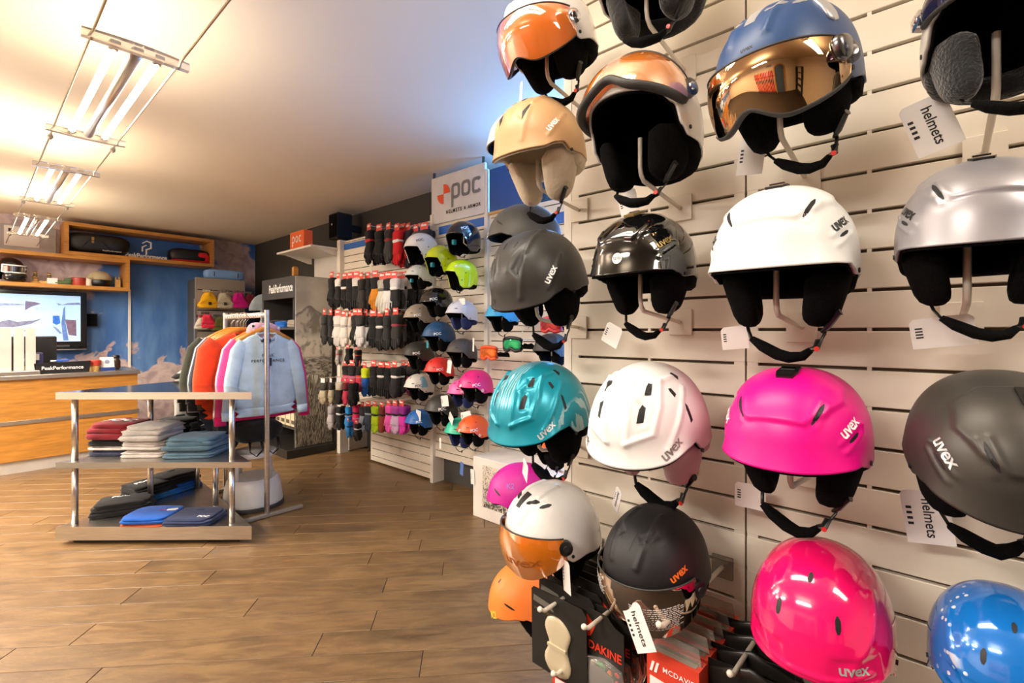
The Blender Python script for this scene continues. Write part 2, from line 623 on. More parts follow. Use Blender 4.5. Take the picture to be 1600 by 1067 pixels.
def poly_sdf(px, py, poly):
    d = np.full(px.shape, 1e9)
    inside = np.zeros(px.shape, bool)
    n = len(poly)
    for i in range(n):
        ax, ay = poly[i]
        bx, by = poly[(i + 1) % n]
        ex, ey = bx - ax, by - ay
        t = np.clip(((px - ax) * ex + (py - ay) * ey) / (ex * ex + ey * ey + 1e-12), 0, 1)
        d = np.minimum(d, np.hypot(px - ax - t * ex, py - ay - t * ey))
        cond = (ay > py) != (by > py)
        xi = (bx - ax) * (py - ay) / (by - ay + 1e-12) + ax
        inside ^= cond & (px < xi)
    return np.where(inside, -d, d)


def line_dist(px, py, pts):
    d = np.full(px.shape, 1e9)
    for (ax, ay), (bx, by) in zip(pts, pts[1:]):
        ex, ey = bx - ax, by - ay
        t = np.clip(((px - ax) * ex + (py - ay) * ey) / (ex * ex + ey * ey + 1e-12), 0, 1)
        d = np.minimum(d, np.hypot(px - ax - t * ex, py - ay - t * ey))
    return d


class Shell:
    """front = -Y, wearer's left = +X, up = +Z, metres; surface = radius over (phi from the front, psi from the top)"""

    def __init__(s, a=.118, b=.142, c=.148, n=2.25, low=.28, rim=None, flare=.0, feats=(), flare_w=(45, 78)):
        s.a, s.b, s.c, s.n, s.low, s.flare, s.feats, s.fw = a, b, c, n, low, flare, list(feats), flare_w
        s.rim = rim
        ph = np.linspace(-math.pi, math.pi, 721)
        lo, hi = np.full(721, .3), np.full(721, 2.7)
        rz = s.rim_z(ph)
        for _ in range(40):
            mid = (lo + hi) / 2
            up = s.base(ph, mid) * np.cos(mid) > rz
            lo, hi = np.where(up, mid, lo), np.where(up, hi, mid)
        s._ph, s._pr = ph, (lo + hi) / 2

    def rim_z(s, ph):
        d = np.abs(np.degrees(ph))
        ks = s.rim
        out = np.full(d.shape, ks[0][1], float)
        for (d0, z0), (d1, z1) in zip(ks, ks[1:]):
            out = np.where(d >= d0, z0 + (z1 - z0) * sstep(d, d0, d1), out)
        return out

    def prim(s, ph):
        return np.interp(ph, s._ph, s._pr)

    def base(s, ph, ps):
        dx, dy, dz = np.sin(ps) * np.sin(ph), -np.sin(ps) * np.cos(ph), np.cos(ps)
        c = np.where(dz > 0, s.c, s.low)
        return (np.abs(dx / s.a) ** s.n + np.abs(dy / s.b) ** s.n + np.abs(dz / c) ** s.n) ** (-1 / s.n)

    def frame(s, phi, e):
        f, ps = R(phi), R(90 - e)
        d = np.array((math.sin(ps) * math.sin(f), -math.sin(ps) * math.cos(f), math.cos(ps)))
        tx = np.array((math.cos(f), math.sin(f), 0.0))
        ty = np.cross(d, tx)
        return d, tx, ty, float(s.base(np.array(f), np.array(ps)))

    def rad(s, ph, ps, feat=True):
        r = s.base(ph, ps)
        q = ps / s.prim(ph)
        fr = 1 - sstep(np.abs(np.degrees(ph)), *s.fw)
        r = r + s.flare * fr * np.clip((q - .80) / .2, 0, 1.3) ** 2
        if feat and s.feats:
            P = np.stack((np.sin(ps) * np.sin(ph) * r, -np.sin(ps) * np.cos(ph) * r, np.cos(ps) * r), -1)
            add = np.zeros(r.shape)
            for (kind, phi, e, rot, pts, h, w) in s.feats:
                for sg in ((1, -1) if phi else (1,)):
                    d, tx, ty, r0 = s.frame(phi * sg, e)
                    x, y = (P @ tx) * sg, (P - d * r0) @ ty
                    cr, sr = math.cos(R(rot)), math.sin(R(rot))
                    x, y = x * cr + y * sr, -x * sr + y * cr
                    if kind == 'area':
                        k = sstep(-poly_sdf(x, y, pts), -w, w)
                    else:
                        k = np.exp(-(line_dist(x, y, pts) / w) ** 2)
                    add += h * k * (P @ d > 0)
            r = r + add
        return r

    def pt(s, ph, ps, off=0.0, feat=True):
        r = s.rad(ph, ps, feat) + off
        return np.stack((np.sin(ps) * np.sin(ph) * r, -np.sin(ps) * np.cos(ph) * r, np.cos(ps) * r), -1)

    def patch(s, phi, e, rot=0, off=.0007, flip=False):
        """fn(x, y, h): tangent coordinates around (phi, e) laid onto the surface"""
        d, tx, ty, r0 = s.frame(phi, e)
        cr, sr = math.cos(R(rot)), math.sin(R(rot))

        def fn(x, y, h=0.0):
            if flip:
                x = -x
            X, Y = x * cr - y * sr, x * sr + y * cr
            p = d * r0 + tx * X + ty * Y
            p = p / np.linalg.norm(p)
            ph, ps = math.atan2(p[0], -p[1]), math.acos(max(-1, min(1, p[2])))
            return Vector(s.pt(np.array(ph), np.array(ps), off + h))
        return fn

    def outer(s, N, M_, thick=.007):
        ph = np.linspace(-math.pi, math.pi, N + 1)[:-1]
        q = np.linspace(.015, 1, M_)
        PH = np.repeat(ph[None], M_, 0)
        PS = q[:, None] * s.prim(ph)[None]
        P = s.pt(PH, PS)
        rim = s.prim(ph)
        ins = [s.pt(ph, rim + .004, -thick * .4), s.pt(ph, rim, -thick), s.pt(ph, rim * .95, -thick)]
        P = np.concatenate((P, np.stack(ins)), 0)
        b = MB().grid([[tuple(v) for v in row] for row in P], closed=True)
        b.f.append(tuple(range(N - 1, -1, -1)))
        return b

    def inner(s, N, M_, gap=.013, drop=.0):
        """padding: a dome inside the shell with a rolled lower edge that meets the shell"""
        ph = np.linspace(-math.pi, math.pi, N + 1)[:-1]
        rim = s.prim(ph)
        q = np.linspace(.02, 1, M_)
        rows = [s.pt(np.repeat(ph[None], 1, 0)[0], rim * k, -gap - .008 * (1 - k), False) for k in q]
        roll = [s.pt(ph, rim * 1.02, -gap * .9, False), s.pt(ph, rim * 1.025, -gap * .6, False), s.pt(ph, rim * 1.0, -.0075, False)]
        P = np.stack(rows + roll)
        b = MB().grid([[tuple(v) for v in row] for row in P], closed=True)
        b.f.append(tuple(range(N)))
        return b


def patch_poly(sh, phi, e, rot, poly, flip=False, off=.0007, rings=(.05, .4, .75, 1), sub=4):
    fn = sh.patch(phi, e, rot, off, flip)
    pl = []
    n = len(poly)
    for i in range(n):
        a, c = poly[i], poly[(i + 1) % n]
        pl += [(a[0] + (c[0] - a[0]) * q / sub, a[1] + (c[1] - a[1]) * q / sub) for q in range(sub)]
    cx, cy = sum(p[0] for p in poly) / n, sum(p[1] for p in poly) / n
    rows = [[fn(cx + (x - cx) * k, cy + (y - cy) * k) for x, y in pl] for k in rings]
    rows.append([fn(x, y, -.004) for x, y in pl])
    b = MB().grid(rows, closed=True)
    b.f.append(tuple(range(len(pl) - 1, -1, -1)))
    return b


SLIT = lambda l, w: [(-l / 2, -w * .2), (-l / 4, -w / 2), (l / 4, -w / 2), (l / 2, -w * .1), (l / 2, w * .2), (l / 4, w / 2), (-l / 4, w / 2), (-l / 2, w * .2)]
RIM_A = [(0, -.004), (40, -.004), (58, -.006), (68, -.014), (80, -.026), (102, -.026), (128, -.038), (180, -.042)]
RIM_C = [(0, -.010), (40, -.009), (58, .000), (70, .002), (84, -.020), (100, -.024), (128, -.036), (180, -.042)]
RIM_B = [(0, .010), (36, .010), (58, .016), (74, .012), (86, -.020), (102, -.028), (128, -.045), (180, -.05)]
RIM_P = [(0, .030), (48, .024), (64, -.004), (76, -.030), (105, -.034), (130, -.048), (180, -.055)]
RIM_R = [(0, .030), (42, .022), (54, -.02), (64, -.088), (76, -.105), (104, -.100), (126, -.068), (180, -.07)]
RIM_E = [(0, -.012), (40, -.012), (58, -.008), (72, -.022), (84, -.05), (104, -.055), (130, -.055), (180, -.06)]
RIM_V = [(0, .045), (40, .040), (60, .020), (72, -.020), (84, -.036), (104, -.034), (130, -.045), (180, -.05)]
RIM_K = [(0, .026), (45, .022), (62, .008), (74, -.012), (100, -.018), (130, -.035), (180, -.045)]

PANEL_A = [(-.043, -.034), (.043, -.034), (.070, -.006), (.088, .034), (.082, .075), (.05, .10), (-.05, .10), (-.082, .075), (-.088, .034), (-.070, -.006)]
F_A = [('area', 0, 45, 0, PANEL_A, .0045, .0035),
       ('line', 32, 37, 52, [(-.026, -.007), (.026, -.007)], .0022, .004), ('line', 32, 37, 52, [(-.026, .007), (.026, .007)], .0022, .004),
       ('line', 58, 19, 24, [(-.03, -.009), (.028, -.007), (.034, .004)], .0030, .0045), ('line', 58, 19, 24, [(-.03, .008), (.026, .010), (.034, .004)], .0022, .004)]
V_A = [(32, 37, 52, SLIT(.043, .0065)), (58, 19, 24, SLIT(.028, .0055))]
L_A = [(57, 26.5, 26)]
F_C = [('line', 14, 46, 62, [(-.03, 0), (.0, .004), (.10, -.01)], .0018, .007), ('line', 40, 48, 60, [(-.10, .0), (0, .012), (.11, .0)], .0040, .006),
       ('line', 66, 24, 42, [(-.05, 0), (.05, 0)], .0030, .005), ('area', 24, 40, 58, [(-.03, -.012), (.03, -.005), (.034, .008), (-.02, .012)], -.0035, .005)]
V_C = [(24, 40, 58, [(-.027, -.006), (.01, -.006), (.027, .0), (.024, .006), (-.004, .007)]), (16, 64, 70, SLIT(.024, .007))]
L_C = [(58, 21, 40)]
CHEV = [(-.022, -.038), (.018, -.030), (.024, .030), (.004, .040), (-.016, .02)]
F_B = [('line', 0, 40, 0, [(-.018, -.06), (-.026, .0), (-.022, .09)], .0, .004),
       ('line', 24, 44, 0, [(-.034, -.052), (.022, -.038), (.040, .012), (.046, .07)], .0050, .0045), ('line', 24, 44, 0, [(-.034, -.052), (-.020, .0), (-.004, .075)], .0042, .005),
       ('line', 64, 32, 30, [(-.06, -.01), (0, .0), (.07, .02)], .0042, .005), ('line', 62, 62, 20, [(-.05, .02), (.05, .0)], .0035, .005),
       ('area', 26, 45, 0, [(-.006, -.024), (.009, -.020), (.013, .020), (.0, .022)], -.003, .004), ('area', 42, 63, 0, [(-.008, -.016), (.008, -.012), (.010, .014), (-.004, .014)], -.003, .004)]
VT = [(-.0065, -.020), (.0065, -.017), (.0095, .013), (.002, .019), (-.003, .008)]
V_B = [(26, 45, -12, VT), (44, 64, -20, [(x * .95, y * .8) for x, y in VT]), (76, 54, 10, [(x * .7, y * .5) for x, y in VT]), (80, 33, -8, [(x * .6, y * 1.0) for x, y in VT]), (112, 60, 0, [(x * .8, y * .5) for x, y in VT])]
L_B = [(47, 13, 24)]
F_P = [('line', 0, 60, 0, [(-.0, -.04), (0, .06)], .0012, .012), ('line', 70, 30, 70, [(-.06, 0), (.06, .01)], .003, .008)]
V_P = [(26, 27, 2, SLIT(.030, .0065)), (0.001, 50, 88, SLIT(.022, .006)), (62, 46, 40, SLIT(.020, .005))]
L_P = [(50, 19, 6)]
F_E = [('area', 30, 8, 0, [(-.04, -.03), (.045, -.026), (.04, .018), (-.034, .016)], -.0022, .004), ('line', 48, 30, 30, [(-.07, -.02), (0, .0), (.06, .03)], .003, .008),
       ('line', 0, 2, 0, [(-.09, .005), (-.05, -.006), (.05, -.006), (.09, .005)], .0025, .004)]
V_E = [(22, 36, 84, SLIT(.028, .0085)), (0.001, 62, 86, SLIT(.020, .0075))]
L_E = [(30, 7, 0)]
F_K = [('line', 20, 55, 62, [(-.06, 0), (.07, 0)], .0016, .010)]
V_K = [(40, 28, -32, SLIT(.044, .0065)), (0.001, 58, 88, SLIT(.018, .006))]
F_V = [('line', 28, 55, 64, [(-.05, 0), (.09, 0)], .0045, .006), ('area', 36, 62, 20, [(-.02, -.016), (.028, -.006), (.03, .006), (-.016, .016)], -.002, .004)]
V_V = [(30, 60, 14, SLIT(.040, .012)), (0.001, 60, 90, [(-.026, -.010), (.026, -.014), (.028, .014), (-.026, .010)]), (58, 56, 10, SLIT(.034, .010))]

SPEC = dict(
    A=dict(rim=RIM_A, feats=F_A, flare=.010, c=.138, v=V_A, l=L_A),
    C=dict(rim=RIM_C, feats=F_C, flare=.010, v=V_C, l=L_C, n=2.15),
    B=dict(rim=RIM_B, feats=F_B, flare=.014, v=V_B, l=L_B, c=.150, n=2.15),
    P=dict(rim=RIM_P, feats=F_P, flare=.008, v=V_P, l=L_P, c=.138, n=2.2),
    R=dict(rim=RIM_R, feats=[], flare=.006, v=[(70, -20, 0, [(.005 * math.cos(t), .005 * math.sin(t)) for t in np.linspace(0, 5.5, 8)])], l=[(52, 32, 20)], c=.142, n=2.15),
    E=dict(rim=RIM_E, feats=F_E, flare=.004, v=V_E, l=L_E, c=.155, n=2.2),
    K=dict(rim=RIM_K, feats=F_K, flare=.004, v=V_K, l=[(8, 12, 18)], c=.14, n=2.1),
    V=dict(rim=RIM_V, feats=F_V, flare=.0, v=V_V, l=[], c=.145, n=2.2),
)
_shells, _hm = {}, {}


def shell_of(kind):
    if kind not in _shells:
        d = dict(SPEC[kind])
        d.pop('v'), d.pop('l')
        _shells[kind] = Shell(**d)
    return _shells[kind]


def shared(key, make, name):
    if key not in _hm:
        _hm[key] = make()
    return bpy.data.objects.new(name, _hm[key])


def swap(o, m):
    """own material on shared mesh data"""
    o.material_slots[0].link = 'OBJECT'
    o.material_slots[0].material = m
    return o


PAD = [(-.062, .0), (.050, .0), (.048, -.040), (.030, -.086), (-.006, -.104), (-.044, -.094), (-.062, -.05)]


def ear_pad(sg, lean=.30, top=.090, t=.046, drop=1.0, zt=-.012, y0=.006):
    return MB().pillow([(x, y * drop) for x, y in PAD], t, lambda x, y, h: Vector((sg * (top + lean * y + h - .9 * x * x * 6), x + y0, y + zt)), sub=3)


def helmet(label, kind, loc, color, yaw=0, pitch=0, roll=0, scale=1.0, res=(64, 30), logo=None, logo_mat=None, group=None, pads=BLACKF, vents=True,
           vent_mat=INK, strap='drop', sway=.0, liner=BLACKF, two=None, clip=None, drop=1.0, cat='helmet', both=True, logo_w=.05, pad_lean=.30, smooth=True, buckle_side=1, face=-90):
    sp = SPEC[kind]
    sh = shell_of(kind)
    root = thing('ski_helmet', label, cat, loc, Euler((R(pitch), R(roll), R(face + yaw)), 'XYZ'), scale, group)
    hi = res[0] > 100
    swap(put(shared((kind, 'shell', res), lambda: sh.outer(*res).mesh('shell', color, True), 'shell'), root), color)
    swap(put(shared((kind, 'liner', hi), lambda: sh.inner(72 if hi else 40, 18 if hi else 10).mesh('liner', liner, True), 'liner'), root), liner)
    # neck roll: the padding that hangs at the back of the head
    def roll_():
        pts = []
        for d in range(96, 265, 12):
            ph = np.array(R(((d + 180) % 360) - 180))
            p = sh.pt(ph, sh.prim(ph), -.020, False)
            pts.append(Vector(p) - Vector((0, 0, .006 + .010 * math.sin(R(d - 96) / 168 * math.pi))))
        return MB().tube(pts, [.010] + [.016] * (len(pts) - 2) + [.010], n=8, flat=1.7, up=(0, 0, 1)).mesh('neck_roll', pads, True)
    swap(put(shared((kind, 'roll'), roll_, 'neck_roll'), root), pads)
    if kind != 'R':
        for sg in (-1, 1):
            swap(put(shared((kind, 'pad', sg, drop, pad_lean), lambda: ear_pad(sg, drop=drop, lean=pad_lean).mesh('ear_pad', pads, True), 'ear_pad'), root), pads)
    zb = -.012 - .098 * drop if kind != 'R' else -.10
    xb = .094 - pad_lean * .098 * drop + .004 if kind != 'R' else .09
    # vents
    if vents:
        for (phi, e, rot, poly) in sp['v']:
            for sg in ((1, -1) if abs(phi) > .01 else (1,)):
                key = (kind, 'vent', phi, e, sg)
                swap(put(shared(key, lambda: patch_poly(sh, phi * sg, e, rot * sg, poly, sg < 0).mesh('vent', vent_mat, None), 'vent'), root), vent_mat)
    if logo:
        for (phi, e, rot) in sp['l']:
            for sg in ((1, -1) if both else (1,)):
                write('logo', logo, logo_w, sh.patch(phi * sg, e, rot * sg, .0009), logo_mat or INK, root, bold=.02, shear=0, gap=.95)
    if two:  # patch of a second colour over the ear side (material, from, to in degrees)
        m2, d0, d1, top = two
        for sg in ((1, -1)):
            ph = np.radians(np.linspace(d0, d1, 22)) * sg
            rows = []
            for k in np.linspace(0, 1, 10):
                rows.append(sh.pt(ph, sh.prim(ph) * (top + (1 - top) * k) - .01 * k * 0, .0006))
            MB().grid([[tuple(v) for v in r_] for r_ in np.stack(rows)]).obj('side_panel', m2, root, smooth=True)
    if clip:
        f = sh.patch(0, 80, 0, .0)
        MB().prism([(-.013, -.030), (.013, -.030), (.017, -.012), (.015, .020), (-.015, .020), (-.017, -.012)], lambda x, y, h: f(x, y, h), -.003, .0045).obj('goggle_clip', clip, root)
        MB().prism([(-.011, -.006), (.011, -.006), (.011, .003), (-.011, .003)], lambda x, y, h: f(x, y, h), .0045, .0075).obj('clip_tab', mat('dark_chrome', '77777a', rough=.25, metal=1), root)
    for sg in (-1, 1):
        fn = sh.patch(83 * sg, -9 if kind != 'R' else 8, 0, 0)
        MB().prism([(.0045 * math.cos(t), .0045 * math.sin(t)) for t in np.linspace(0, 2 * math.pi, 11)[:-1]], fn, -.002, .0022).obj('rivet', INK, root)
    # chin strap
    if strap:
        web = MB()
        s_ = buckle_side
        L, Rr = Vector((-xb * s_, .002, zb + .012)), Vector((xb * s_, .002, zb + .012))
        if strap == 'drop':
            a, bq, c = Vector((-.050 * s_ + sway, -.03, zb - .026)), Vector((.016 * s_ + sway, -.045, zb - .058)), Vector((.056 * s_ + sway, -.03, zb - .042))
        else:   # short loop
            a, bq, c = Vector((-.04 * s_, -.02, zb - .022)), Vector((.004 * s_ + sway, -.024, zb - .040)), Vector((.03 * s_ + sway, -.02, zb - .034))
        web.tube([L, (L + a) / 2 + Vector((0, 0, -.006)), a], .0034, n=6, flat=.45)
        web.obj('chin_strap', BLACKP, root, smooth=True)
        web = MB()
        web.tube([c, (c + Rr) / 2 + Vector((.004 * s_, 0, -.004)), Rr, Rr + Vector((.004 * s_, .0, .05))], .0034, n=6, flat=.45)
        web.obj('chin_strap', BLACKP, root, smooth=True)
        if strap == 'drop':
            MB().tube([a, a * .7 + bq * .3 + Vector((0, 0, -.004)), a * .3 + bq * .7 + Vector((0, 0, -.005)), bq, bq * .5 + c * .5 + Vector((0, 0, -.006)), bq * .2 + c * .8], [.008, .014, .015, .0145, .012, .008], n=10, flat=.7).obj('chin_pad', BLACKF, root, smooth=True)
            bk = MB().tube([c + Vector((-.012 * s_, 0, -.004)), c, c * .75 + Rr * .25], [.007, .0095, .007], n=8, flat=.6)
            bk.obj('buckle', BLACKP, root)
            MB().tube([(c + Rr) / 2, (c + Rr) / 2 + Vector((.010 * s_, -.004, .010)), (c + Rr) / 2 + Vector((.026 * s_, -.006, .034)), (c + Rr) / 2 + Vector((.030 * s_, -.006, .036))], [.004, .0075, .0075, .009], n=8, flat=.7).obj('strap_end', BLACKP, root)
            fnb = c + Vector((.002 * s_, -.008, .0))
            MB().tube([fnb, fnb + Vector((0, -.003, 0))], .0045, n=10).obj('buckle_button', RED, root)
        else:
            MB().tube([a, bq, c], .0042, n=6, flat=.6).obj('chin_pad', BLACKF, root, smooth=True)
            MB().tube([c + Vector((-.004, 0, -.012)), c + Vector((.004, 0, .010))], .006, n=6, flat=.6).obj('buckle', BLACKP, root)
        for q in (L, Rr):
            MB().box(q + Vector((0, -.003, -.004)), (.014, .010, .013), bev=.003).obj('strap_slider', BLACKP, root)
    return root


def visor(root, kind, lens, seal, phi=74, top=38, bot=-.035, notch=.026, off=.013, lift=0.0, sides=True, disc=BLACKP, top_drop=8, wrap=.5, seal_r=.006):
    """curved visor in front of the face: rows between an upper edge (elevation) and a lower edge (height) with a nose notch"""
    sh = shell_of(kind)
    n, m = 56, 20
    ph = np.radians(np.linspace(-phi, phi, n + 1))
    k = np.abs(ph) / R(phi)
    ps0 = np.radians(90 - top + top_drop * k ** 2)
    zb = bot + (.036 + lift * 0) * k ** 2.2 + notch * np.exp(-(np.degrees(ph) / 15) ** 2)
    lo, hi = np.full(n + 1, .4), np.full(n + 1, 2.6)
    for _ in range(40):
        mid = (lo + hi) / 2
        up = sh.base(ph, mid) * np.cos(mid) > zb
        lo, hi = np.where(up, mid, lo), np.where(up, hi, mid)
    ps1 = np.maximum((lo + hi) / 2, ps0 + .06)
    rows = []
    for q in np.linspace(0, 1, m + 1):
        ps = ps0 + (ps1 - ps0) * q
        o = off * (1 - wrap * k ** 4) + .004 * math.sin(q * math.pi)
        rows.append(sh.base(ph, ps) + o)
        rows[-1] = np.stack((np.sin(ps) * np.sin(ph) * rows[-1], -np.sin(ps) * np.cos(ph) * rows[-1], np.cos(ps) * rows[-1]), -1)
    P = np.stack(rows)
    M_ = Matrix.Identity(4)
    if lift:
        pv = Vector((0, .012, .035))
        M_ = Matrix.Translation(pv) @ Matrix.Rotation(R(-lift), 4, 'X') @ Matrix.Translation(-pv)
    G = [[M_ @ Vector(v) for v in r_] for r_ in P]
    G2 = [[M_ @ (Vector(v) * (1 - .0022 / Vector(v).length)) for v in r_] for r_ in P]
    b = MB().grid(G)
    nb = (n + 1)
    b2 = MB().grid([G[0], G2[0]]), MB().grid([G[-1], G2[-1]])
    b.grid([r_[::-1] for r_ in G2])
    b.grid([G2[0], G[0]]).grid([G[-1], G2[-1]])
    vis = b.obj('visor', lens, root, smooth=True)
    MB().tube([v - v.normalized() * .004 for v in G2[-1]], seal_r, n=6, flat=.8).obj('visor_seal', seal, root, smooth=True)
    MB().tube(G[0], .0022, n=5).obj('visor_top_edge', seal, root, smooth=True)
    for sg in (-1, 1):
        e = G[8][0 if sg < 0 else -1]
        nrm = Vector((sg * .93, -.30, .1)).normalized()
        MB().tube([e - nrm * .010, e + nrm * .004, e + nrm * .006], [.020, .019, .014], n=18).obj('pivot_disc', disc, root, smooth=R(35))
        MB().tube([e + nrm * .006, e + nrm * .0085], [.009, .008], n=12).obj('pivot_screw', CHROME if disc is not BLACKP else INK, root)
    return G


def hook(label, p, reach=.19, up=.10, tilt=0.0, group='white rod hooks on the slatted helmet wall'):
    """rod hook: square plate on the slats, a sloping rod and an upturned tip; p = point of the plate on the wall"""
    t = thing('display_hook', label, 'hook', p, group=None)
    MB().box((-.003, 0, 0), (.006, .055, .062), bev=.0015).obj('plate', SLAT, t)
    MB().tube([(-.006, 0, 0), (-.05, 0, .004), (-reach, 0, .02), (-reach - .012, 0, .03), (-reach - .016, 0, .045), (-reach - .016, 0, .045 + up)], .0048, n=8).obj('rod', RODW, t, smooth=True)
    return t


def price_tag(root, wp, w=.05, h=.075, yaw=0, tilt=0, text='helmets', m=CARD):
    """swing ticket of a helmet, hung at the world point wp (its top middle), facing the aisle"""
    inv = mw(root).inverted()
    fr = Matrix.Translation(wp) @ Matrix.Rotation(R(yaw), 4, 'Z') @ Matrix.Rotation(R(tilt), 4, 'X')  # card faces -X
    # axes of the card: across = -Y (to the right for the viewer), down = -Z
    def fn(x, y, hh=0.0):
        q = Vector((-hh, -x * math.cos(R(tilt)) - y * math.sin(R(tilt)), -x * math.sin(R(tilt)) + y * math.cos(R(tilt))))
        q = Matrix.Rotation(R(yaw), 4, 'Z') @ q
        return inv @ (Vector(wp) + q)
    c = MB().prism([(-w / 2 + .006, 0), (w / 2 - .006, 0), (w / 2, -.006), (w / 2, -h), (-w / 2, -h), (-w / 2, -.006)], fn, 0, .0008).obj('price_tag', m, root)
    inv2 = None
    if text:
        write('tag_lettering', text, h * .72, lambda x, y: fn(y + w * .05, -h * .52 - x, .0013), INK, c, bold=.01)
    bars = MB()
    for k in range(4):
        y = -h * .3 - k * h * .10
        bars.add([fn(-w * .42, y, .0012), fn(-w * .42, y - h * .05, .0012), fn(-w * .30, y - h * .05, .0012), fn(-w * .30, y, .0012)], [(0, 1, 2, 3)])
    bars.obj('tag_print', INK, c, smooth=None)
    return c


def on_visor(G, s, t, off=.0008):
    """point on the visor: s across (0..1, viewer's left to right), t down (0..1)"""
    a, b_ = t * (len(G) - 1), s * (len(G[0]) - 1)
    i, j = min(int(a), len(G) - 2), min(int(b_), len(G[0]) - 2)
    fa, fb = a - i, b_ - j
    p = (G[i][j] * (1 - fb) + G[i][j + 1] * fb) * (1 - fa) + (G[i + 1][j] * (1 - fb) + G[i + 1][j + 1] * fb) * fa
    n = (G[i][j + 1] - G[i][j]).cross(G[i + 1][j] - G[i][j])
    n.normalize()
    if n.dot(p) < 0:
        n = -n
    return p + n * off


def visor_text(root, G, blocks, m, seed=5):
    """blocks of tiny illegible printed lines on a visor"""
    rg = random.Random(seed)
    b = MB()
    for (s0, s1, t0, t1, n) in blocks:
        for k in range(n):
            t = t0 + (t1 - t0) * k / n
            dt = (t1 - t0) / n * .42
            s = s0
            end = s1 - rg.uniform(0, .05)
            while s < end - .006:
                l = min(rg.uniform(.008, .03), end - s)
                b.add([on_visor(G, s, t), on_visor(G, s + l, t), on_visor(G, s + l, t + dt), on_visor(G, s, t + dt)], [(0, 1, 2, 3)])
                s += l + .005
    b.obj('visor_print', m, root, smooth=None, kind='stuff')


# ------------------------------------------------------------ the helmets on the partition, column by column
def paint(hexc, rough=.35, coat=0.0, metal=0.0, var=.02, **k):
    return mat('shell_%s_%d' % (hexc, int(rough * 100)), hexc, rough=rough, coat=coat, metal=metal, var=var, vs=3, **k)


SATIN_W = paint('efefec', .38)
GLOSS_W = paint('f0f0ee', .12, coat=1.0)
SATIN_K = paint('34322f', .42)
DEEP_K = paint('18181a', .55)
ORANGE_LENS = mat('orange_lens', 'ff9440', rough=.03, trans=.55, var=.03, coat=1.0)
AMBER_LENS = mat('amber_lens', 'f08a1c', rough=.04, trans=.5, var=.03, coat=1.0)
MIRROR_LENS = mat('mirror_lens', 'd9b48a', rough=.02, metal=1.0, var=.02)
SMOKE_LENS = mat('smoke_mirror_lens', 'cbb8a8', rough=.03, metal=1.0, var=.03)
IRID_LENS = mat('iridescent_lens', 'ff8c38', rough=.03, trans=.45, var=.03, coat=1.0)
_nt = IRID_LENS.node_tree
_lw = _nt.nodes.new('ShaderNodeLayerWeight')
_lw.inputs[0].default_value = .38
_rp = _nt.nodes.new('ShaderNodeValToRGB')
_rp.color_ramp.elements[0].position, _rp.color_ramp.elements[0].color = .30, lin('ff8c38')
_rp.color_ramp.elements[1].position, _rp.color_ramp.elements[1].color = .72, lin('7a52b8')
_nt.links.new(_lw.outputs['Facing'], _rp.inputs['Fac'])
_nt.links.new(_rp.outputs['Color'], _nt.nodes['Principled BSDF'].inputs['Base Color'])
GREYINK = mat('grey_ink', '8c8784', rough=.4, metal=.3, var=.02)
GOLDINK = mat('gold_ink', 'a08a55', rough=.35, metal=.6, var=.02)
ORANGEINK = mat('orange_ink', 'f07a28', rough=.4, var=.02)
CREAM = mat('cream_plush', 'd8c8ae', rough=.95, var=.15, bump=.8, bs=90, sheen=.4)
PINKGREY = mat('pale_pink_pad', 'cdb3bb', rough=.9, var=.1, bump=.3)
SEAL = mat('visor_rubber', '3a3836', rough=.6, var=.05)
DKCHROME = mat('dark_chrome', '77777a', rough=.25, metal=1)
SILVERP = mat('silver_vent', 'c9ccd2', rough=.35, metal=.6)


def fade_mat():
    m, nt, b, node, math_, step, mix, noise, P, xyz = graph('white_to_pink')
    c = mix(step(math_('ADD', xyz[1], math_('MULTIPLY', xyz[0], .75)), .06, .15), lin('efedeb'), lin('d79fb4'))
    nt.links.new(c, b.inputs['Base Color'])
    b.inputs['Roughness'].default_value = .36
    return m


def zebra_mat():
    m, nt, b, node, math_, step, mix, noise, P, xyz = graph('teal_zebra')
    w = node('TexWave', Vector=stretched(node, P, (7, 7, 3.5)), Scale=5.5, Distortion=4.0, Detail=2).outputs[1]
    lines = step(w, .62, .72)
    side = math_('MULTIPLY', step(xyz[2], .065, .045), step(xyz[1], -.075, -.045))
    top = math_('MULTIPLY', step(math_('ABSOLUTE', math_('ADD', xyz[0], .015)), .036, .028), step(xyz[2], .085, .10))
    f = math_('MULTIPLY', lines, math_('MAXIMUM', side, math_('MULTIPLY', top, .8)))
    c = mix(f, lin('1797ad'), lin('a9cdd2'))
    nt.links.new(c, b.inputs['Base Color'])
    b.inputs['Roughness'].default_value = .3
    b.inputs['Metallic'].default_value = .25
    return m


def speckle_mat():
    m, nt, b, node, math_, step, mix, noise, P, xyz = graph('blue_snow_speckle')
    vo = node('TexVoronoi', Vector=P, Scale=55).outputs[0]
    n1 = noise(P, 14, 4)
    area = math_('MULTIPLY', step(xyz[0], -.02, -.06), step(noise(P, 9, 3), .40, .50))
    c = mix(math_('MULTIPLY', step(vo, .24, .20), area), lin('1a78d4'), lin('e6f2fa'))
    c = mix(math_('MULTIPLY', step(n1, .60, .64), math_('MULTIPLY', area, step(xyz[0], -.07, -.09))), c, lin('dce6ee'))
    nt.links.new(c, b.inputs['Base Color'])
    b.inputs['Roughness'].default_value = .12
    b.inputs['Metallic'].default_value = .15
    b.inputs['Coat Weight'].default_value = 1
    return m


HI = (168, 72)
